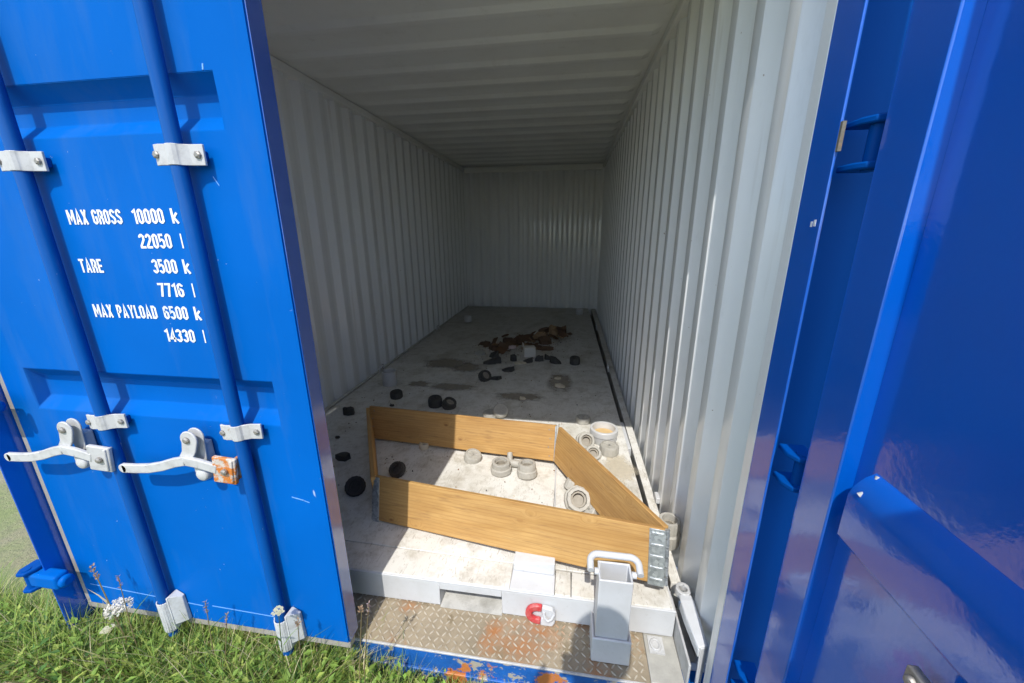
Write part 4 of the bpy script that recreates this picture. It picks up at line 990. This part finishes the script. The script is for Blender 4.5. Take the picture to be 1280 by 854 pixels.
def stalk(x, y, ztop, lean, head, label, group, name, cat, dry=True, n_leaf=5):
    T = thing(name, label, cat, (x-lean[0], y-lean[1], GZ), group)
    base = Vector((x-lean[0], y-lean[1], GZ)); top = Vector((x, y, ztop)); mid = (base+top)/2 + Vector((lean[0]*-.18, lean[1]*-.18, 0))
    b = B(); cs = (.30, .24, .12) if dry else (.10, .16, .04)
    b.tube([base, mid, top], [.0021, .0017, .0011], 5); b.t = [cs]*len(b.v)
    b.out('stem', LEAF, T)
    b = B()
    for k in range(n_leaf):
        t = rnd(.15, .75); p = base.lerp(mid, t*2) if t < .5 else mid.lerp(top, t*2-1); blade(b, p.x, p.y, p.z, rnd(.04, .10), rnd(.004, .008), rnd(0, 6.28), rnd(.7, 1.4), (green(rnd(.7, 1)) if dry else green(rnd(0, .6))))
    if n_leaf: b.out('leaf', LEAF, T)
    b = B()
    if head == 'yarrow':
        for k in range(90):
            a, r_ = rnd(0, 6.283), .036*math.sqrt(random.random()); p = top+Vector((r_*math.cos(a), r_*math.sin(a), .012-r_*.22+rnd(-.004, .004)))
            for q in range(5): leaf(b, p.x, p.y, p.z+rnd(-.010, .004), .0075, .006, q*1.257+a, .5, (.74, .71, .62))
    elif head == 'small':
        for k in range(26):
            a, r_ = rnd(0, 6.283), .017*math.sqrt(random.random()); p = top+Vector((r_*math.cos(a), r_*math.sin(a), .006-r_*.25))
            for q in range(5): leaf(b, p.x, p.y, p.z, .006, .005, q*1.257+a, .15, (.62, .60, .42))
    elif head == 'seed':
        d = (top-mid).normalized()
        for k in range(26):
            p = top - d*(k/26*.055); leaf(b, p.x, p.y, p.z, .010, .0035, rnd(0, 6.283), rnd(.3, 1.0), (.42*rnd(.8, 1.1), .33*rnd(.8, 1.1), .30*rnd(.8, 1.2)))
    else:
        for k in range(16): leaf(b, top.x+rnd(-.004, .004), top.y+rnd(-.004, .004), top.z+rnd(-.014, .012), .011, .006, rnd(0, 6.283), rnd(.2, 1.2), (.40, .28, .18))
    b.out('flower_head', LEAF, T)
    return T
GS = 'flowers and seed stalks along the closed door'
stalk(-.83, -.03, .055, (.03, .0), 'yarrow', 'white flower head in front of the door bottom at the far left', GS, 'yarrow_plant', 'flower', False, 7)
stalk(-.885, -.045, -.035, (-.02, .02), 'small', 'little white flower just below the big white one', GS, 'yarrow_plant', 'flower', False, 5)
stalk(-.198, -.03, .15, (.02, .02), 'small', 'cream flower in front of the right lock rod foot', GS, 'yarrow_plant', 'flower', False, 6)
stalk(-.138, -.03, .115, (.03, .0), 'bud', 'greyish bud stem right of the cream flower', GS, 'seed_stalk', 'weed stalk')
stalk(-.783, -.03, .200, (.02, .01), 'seed', 'dry pinkish seed head against the blue door, second from left', GS, 'seed_stalk', 'weed stalk')
stalk(-.878, -.03, .215, (-.03, .0), 'bud', 'brown bud on a thin stem at the far left of the door', GS, 'seed_stalk', 'weed stalk')
stalk(-.863, -.035, .190, (-.03, .0), 'bud', 'lower brown bud beside the leftmost one', GS, 'seed_stalk', 'weed stalk')
stalk(-.463, -.03, .145, (.04, .0), 'seed', 'slim pale seed head between the two lock rods, the left one', GS, 'seed_stalk', 'weed stalk')
stalk(-.392, -.03, .108, (.08, .0), 'seed', 'leaning purple grey seed head between the two lock rods', GS, 'seed_stalk', 'weed stalk')
stalk(.118, -.03, .240, (.07, .0), 'seed', 'tallest dry stalk at the free edge of the closed door', GS, 'seed_stalk', 'weed stalk', True, 2)
stalk(.090, -.03, .205, (.05, .01), 'bud', 'thin dry stalk beside the tallest one at the door edge', GS, 'seed_stalk', 'weed stalk', True, 1)
stalk(.30, -.02, -.10, (-.06, .0), 'bud', 'short dry weed against the rusty blue sill', GS, 'seed_stalk', 'weed stalk', True, 4)
def weed(x, y, h, n, lab, wmul=1, tint=None):
    T = thing('leafy_weed', lab, 'weed', (x, y, GZ), 'leafy weeds along the sill')
    b = B(); stems = [(rnd(-.03, .03), rnd(-.03, .03)) for _ in range(4)]
    for sx_, sy_ in stems: b.tube([(x, y, GZ), (x+sx_*.5, y+sy_*.5, GZ+h*.5), (x+sx_, y+sy_, GZ+h)], [.002, .0016, .001], 5)
    b.t = [(.09, .14, .04)]*len(b.v); b.out('stem', LEAF, T)
    b = B()
    for k in range(n):
        sx_, sy_ = random.choice(stems); t = rnd(.2, 1.02); l = rnd(.03, .055)*(1.15-.45*t)
        leaf(b, x+sx_*t, y+sy_*t, GZ+h*t, l*wmul, l*.5*wmul, rnd(0, 6.28), rnd(-.1, .7), tint or green(rnd(.2, .68)))
    b.out('leaf', LEAF, T)
weed(.06, -.01, .17, 46, 'bright leafy weed at the foot of the closed door edge')
weed(.20, .0, .13, 34, 'low leafy weed against the blue sill')
weed(-.12, -.06, .15, 46, 'leafy weed right of the right lock rod foot')
weed(-.34, -.05, .17, 50, 'leafy weed between the lock rod feet')
weed(-.50, -.12, .13, 40, 'yellow green weed in front of the left lock rod foot', 1, (.15, .19, .03))
weed(-.74, -.05, .16, 44, 'spiky weed beside the left lock rod foot')
weed(-1.05, -.06, .20, 54, 'tall weed at the bottom left container corner')
weed(-.95, -.15, .15, 50, 'dense dark weed at the left picture edge')
for (x, y, lab) in ((-.70, -.03, 'long grass tuft left of the left lock rod foot'), (-.80, -.06, 'arching grass tuft under the white flower')):
    T = thing('grass_tuft', lab, 'grass tuft', (x, y, GZ), 'grass tufts along the door')
    b = B()
    for k in range(16): blade(b, x+rnd(-.02, .02), y+rnd(-.015, .015), GZ, rnd(.18, .32), rnd(.007, .012), rnd(0, 6.28), rnd(.2, .6), green(rnd(.1, .9)), 4)
    b.out('blade', LEAF, T)

# ------------------------------------------------------------------ the photographer, who throws the shadow on the sill
def person():
    T = thing('person', 'person in a dark jacket holding a phone up in front of the open door', 'person', (.76, -1.02, GZ))
    me = bpy.data.meshes.new('body'); o = bpy.data.objects.new('body', me); C.objects.link(o); o.parent = T
    V, E, R = [], [], []
    def pt(p, r, par=None):
        V.append(Vector(p)-Vector((.80, -1.02, GZ))); R.append(r if isinstance(r, tuple) else (r, r))
        if par is not None: E.append((par, len(V)-1))
        return len(V)-1
    hip = pt((.80, -1.03, .62), (.155, .11)); wst = pt((.80, -1.03, .84), (.135, .10), hip); ch = pt((.80, -1.03, 1.10), (.165, .115), wst)
    nb = pt((.795, -1.02, 1.29), (.085, .075), ch); nk = pt((.79, -.995, 1.37), .055, nb)
    hd = pt((.788, -.965, 1.45), (.072, .088), nk); hd2 = pt((.786, -.96, 1.53), (.078, .095), hd); pt((.786, -.965, 1.60), (.045, .055), hd2)
    pt((.784, -.862, 1.49), .012, hd2)
    def arm(sx, sh, el, wr, palm, fings):
        a = pt(sh, .068, ch); e = pt(el, .046, a); q = pt(wr, .03, e); h = pt(palm, (.036, .018), q)
        for f in fings:
            last = h
            for (p, r_) in f: last = pt(p, r_, last)
    ph = CAM - fwd*.012
    arm(-1, (.615, -1.03, 1.235), (.535, -.99, .98), (.605, -.935, 1.19), (.622, -.915, 1.235),
        [[((.622+.006*k, -.885-.004*k, 1.27-.018*k), .0085), ((.640+.004*k, -.872, 1.285-.02*k), .007)] for k in range(4)] + [[((.640, -.92, 1.265), .010), ((.652, -.895, 1.285), .0085)]])
    arm(1, (.985, -1.03, 1.235), (1.02, -.97, .98), (.845, -.93, 1.13), (.812, -.91, 1.185),
        [[((.800+.004*k, -.885, 1.225-.016*k), .0085), ((.775+.006*k, -.872, 1.245-.018*k), .007)] for k in range(4)] + [[((.790, -.92, 1.225), .010), ((.772, -.895, 1.25), .0085)]])
    for s in (-1, 1):
        k = pt((.80+s*.10, -1.03, .55), (.10, .10), hip); kn = pt((.80+s*.115, -1.01, .18), .062, k); an = pt((.80+s*.12, -1.04, GZ+.10), .045, kn); pt((.80+s*.13, -.92, GZ+.04), (.045, .032), an)
    me.from_pydata(V, E, [])
    sk = o.modifiers.new('skin', 'SKIN')
    sk.use_smooth_shade = True
    lay = me.skin_vertices[0] if me.skin_vertices else None
    if lay is None:
        bpy.context.view_layer.objects.active = o; lay = me.skin_vertices[0]
    for i, r_ in enumerate(R): lay.data[i].radius = r_
    lay.data[0].use_root = True
    ss = o.modifiers.new('smooth', 'SUBSURF'); ss.levels = 1; ss.render_levels = 2
    me.materials.append(SHIRT)
    # jacket hem, hair, phone
    b = B(); b.lathe((.786, -.972, 1.545), [(.098, -.03), (.104, .0), (.098, .045), (.07, .082), (.02, .10), (0, .101)], 18); b.out('hair', HAIR, T, sm=60)
person()
b = B(); pc = CAM - fwd*.012 + right*.052 - up*.022
b.obox(pc, right*.075, fwd*.0042, up*.037); tag(b.out('phone', BLACK, None, bevel=.003, loc=tuple(pc)), 'black phone held up by the person at the open door', 'phone')
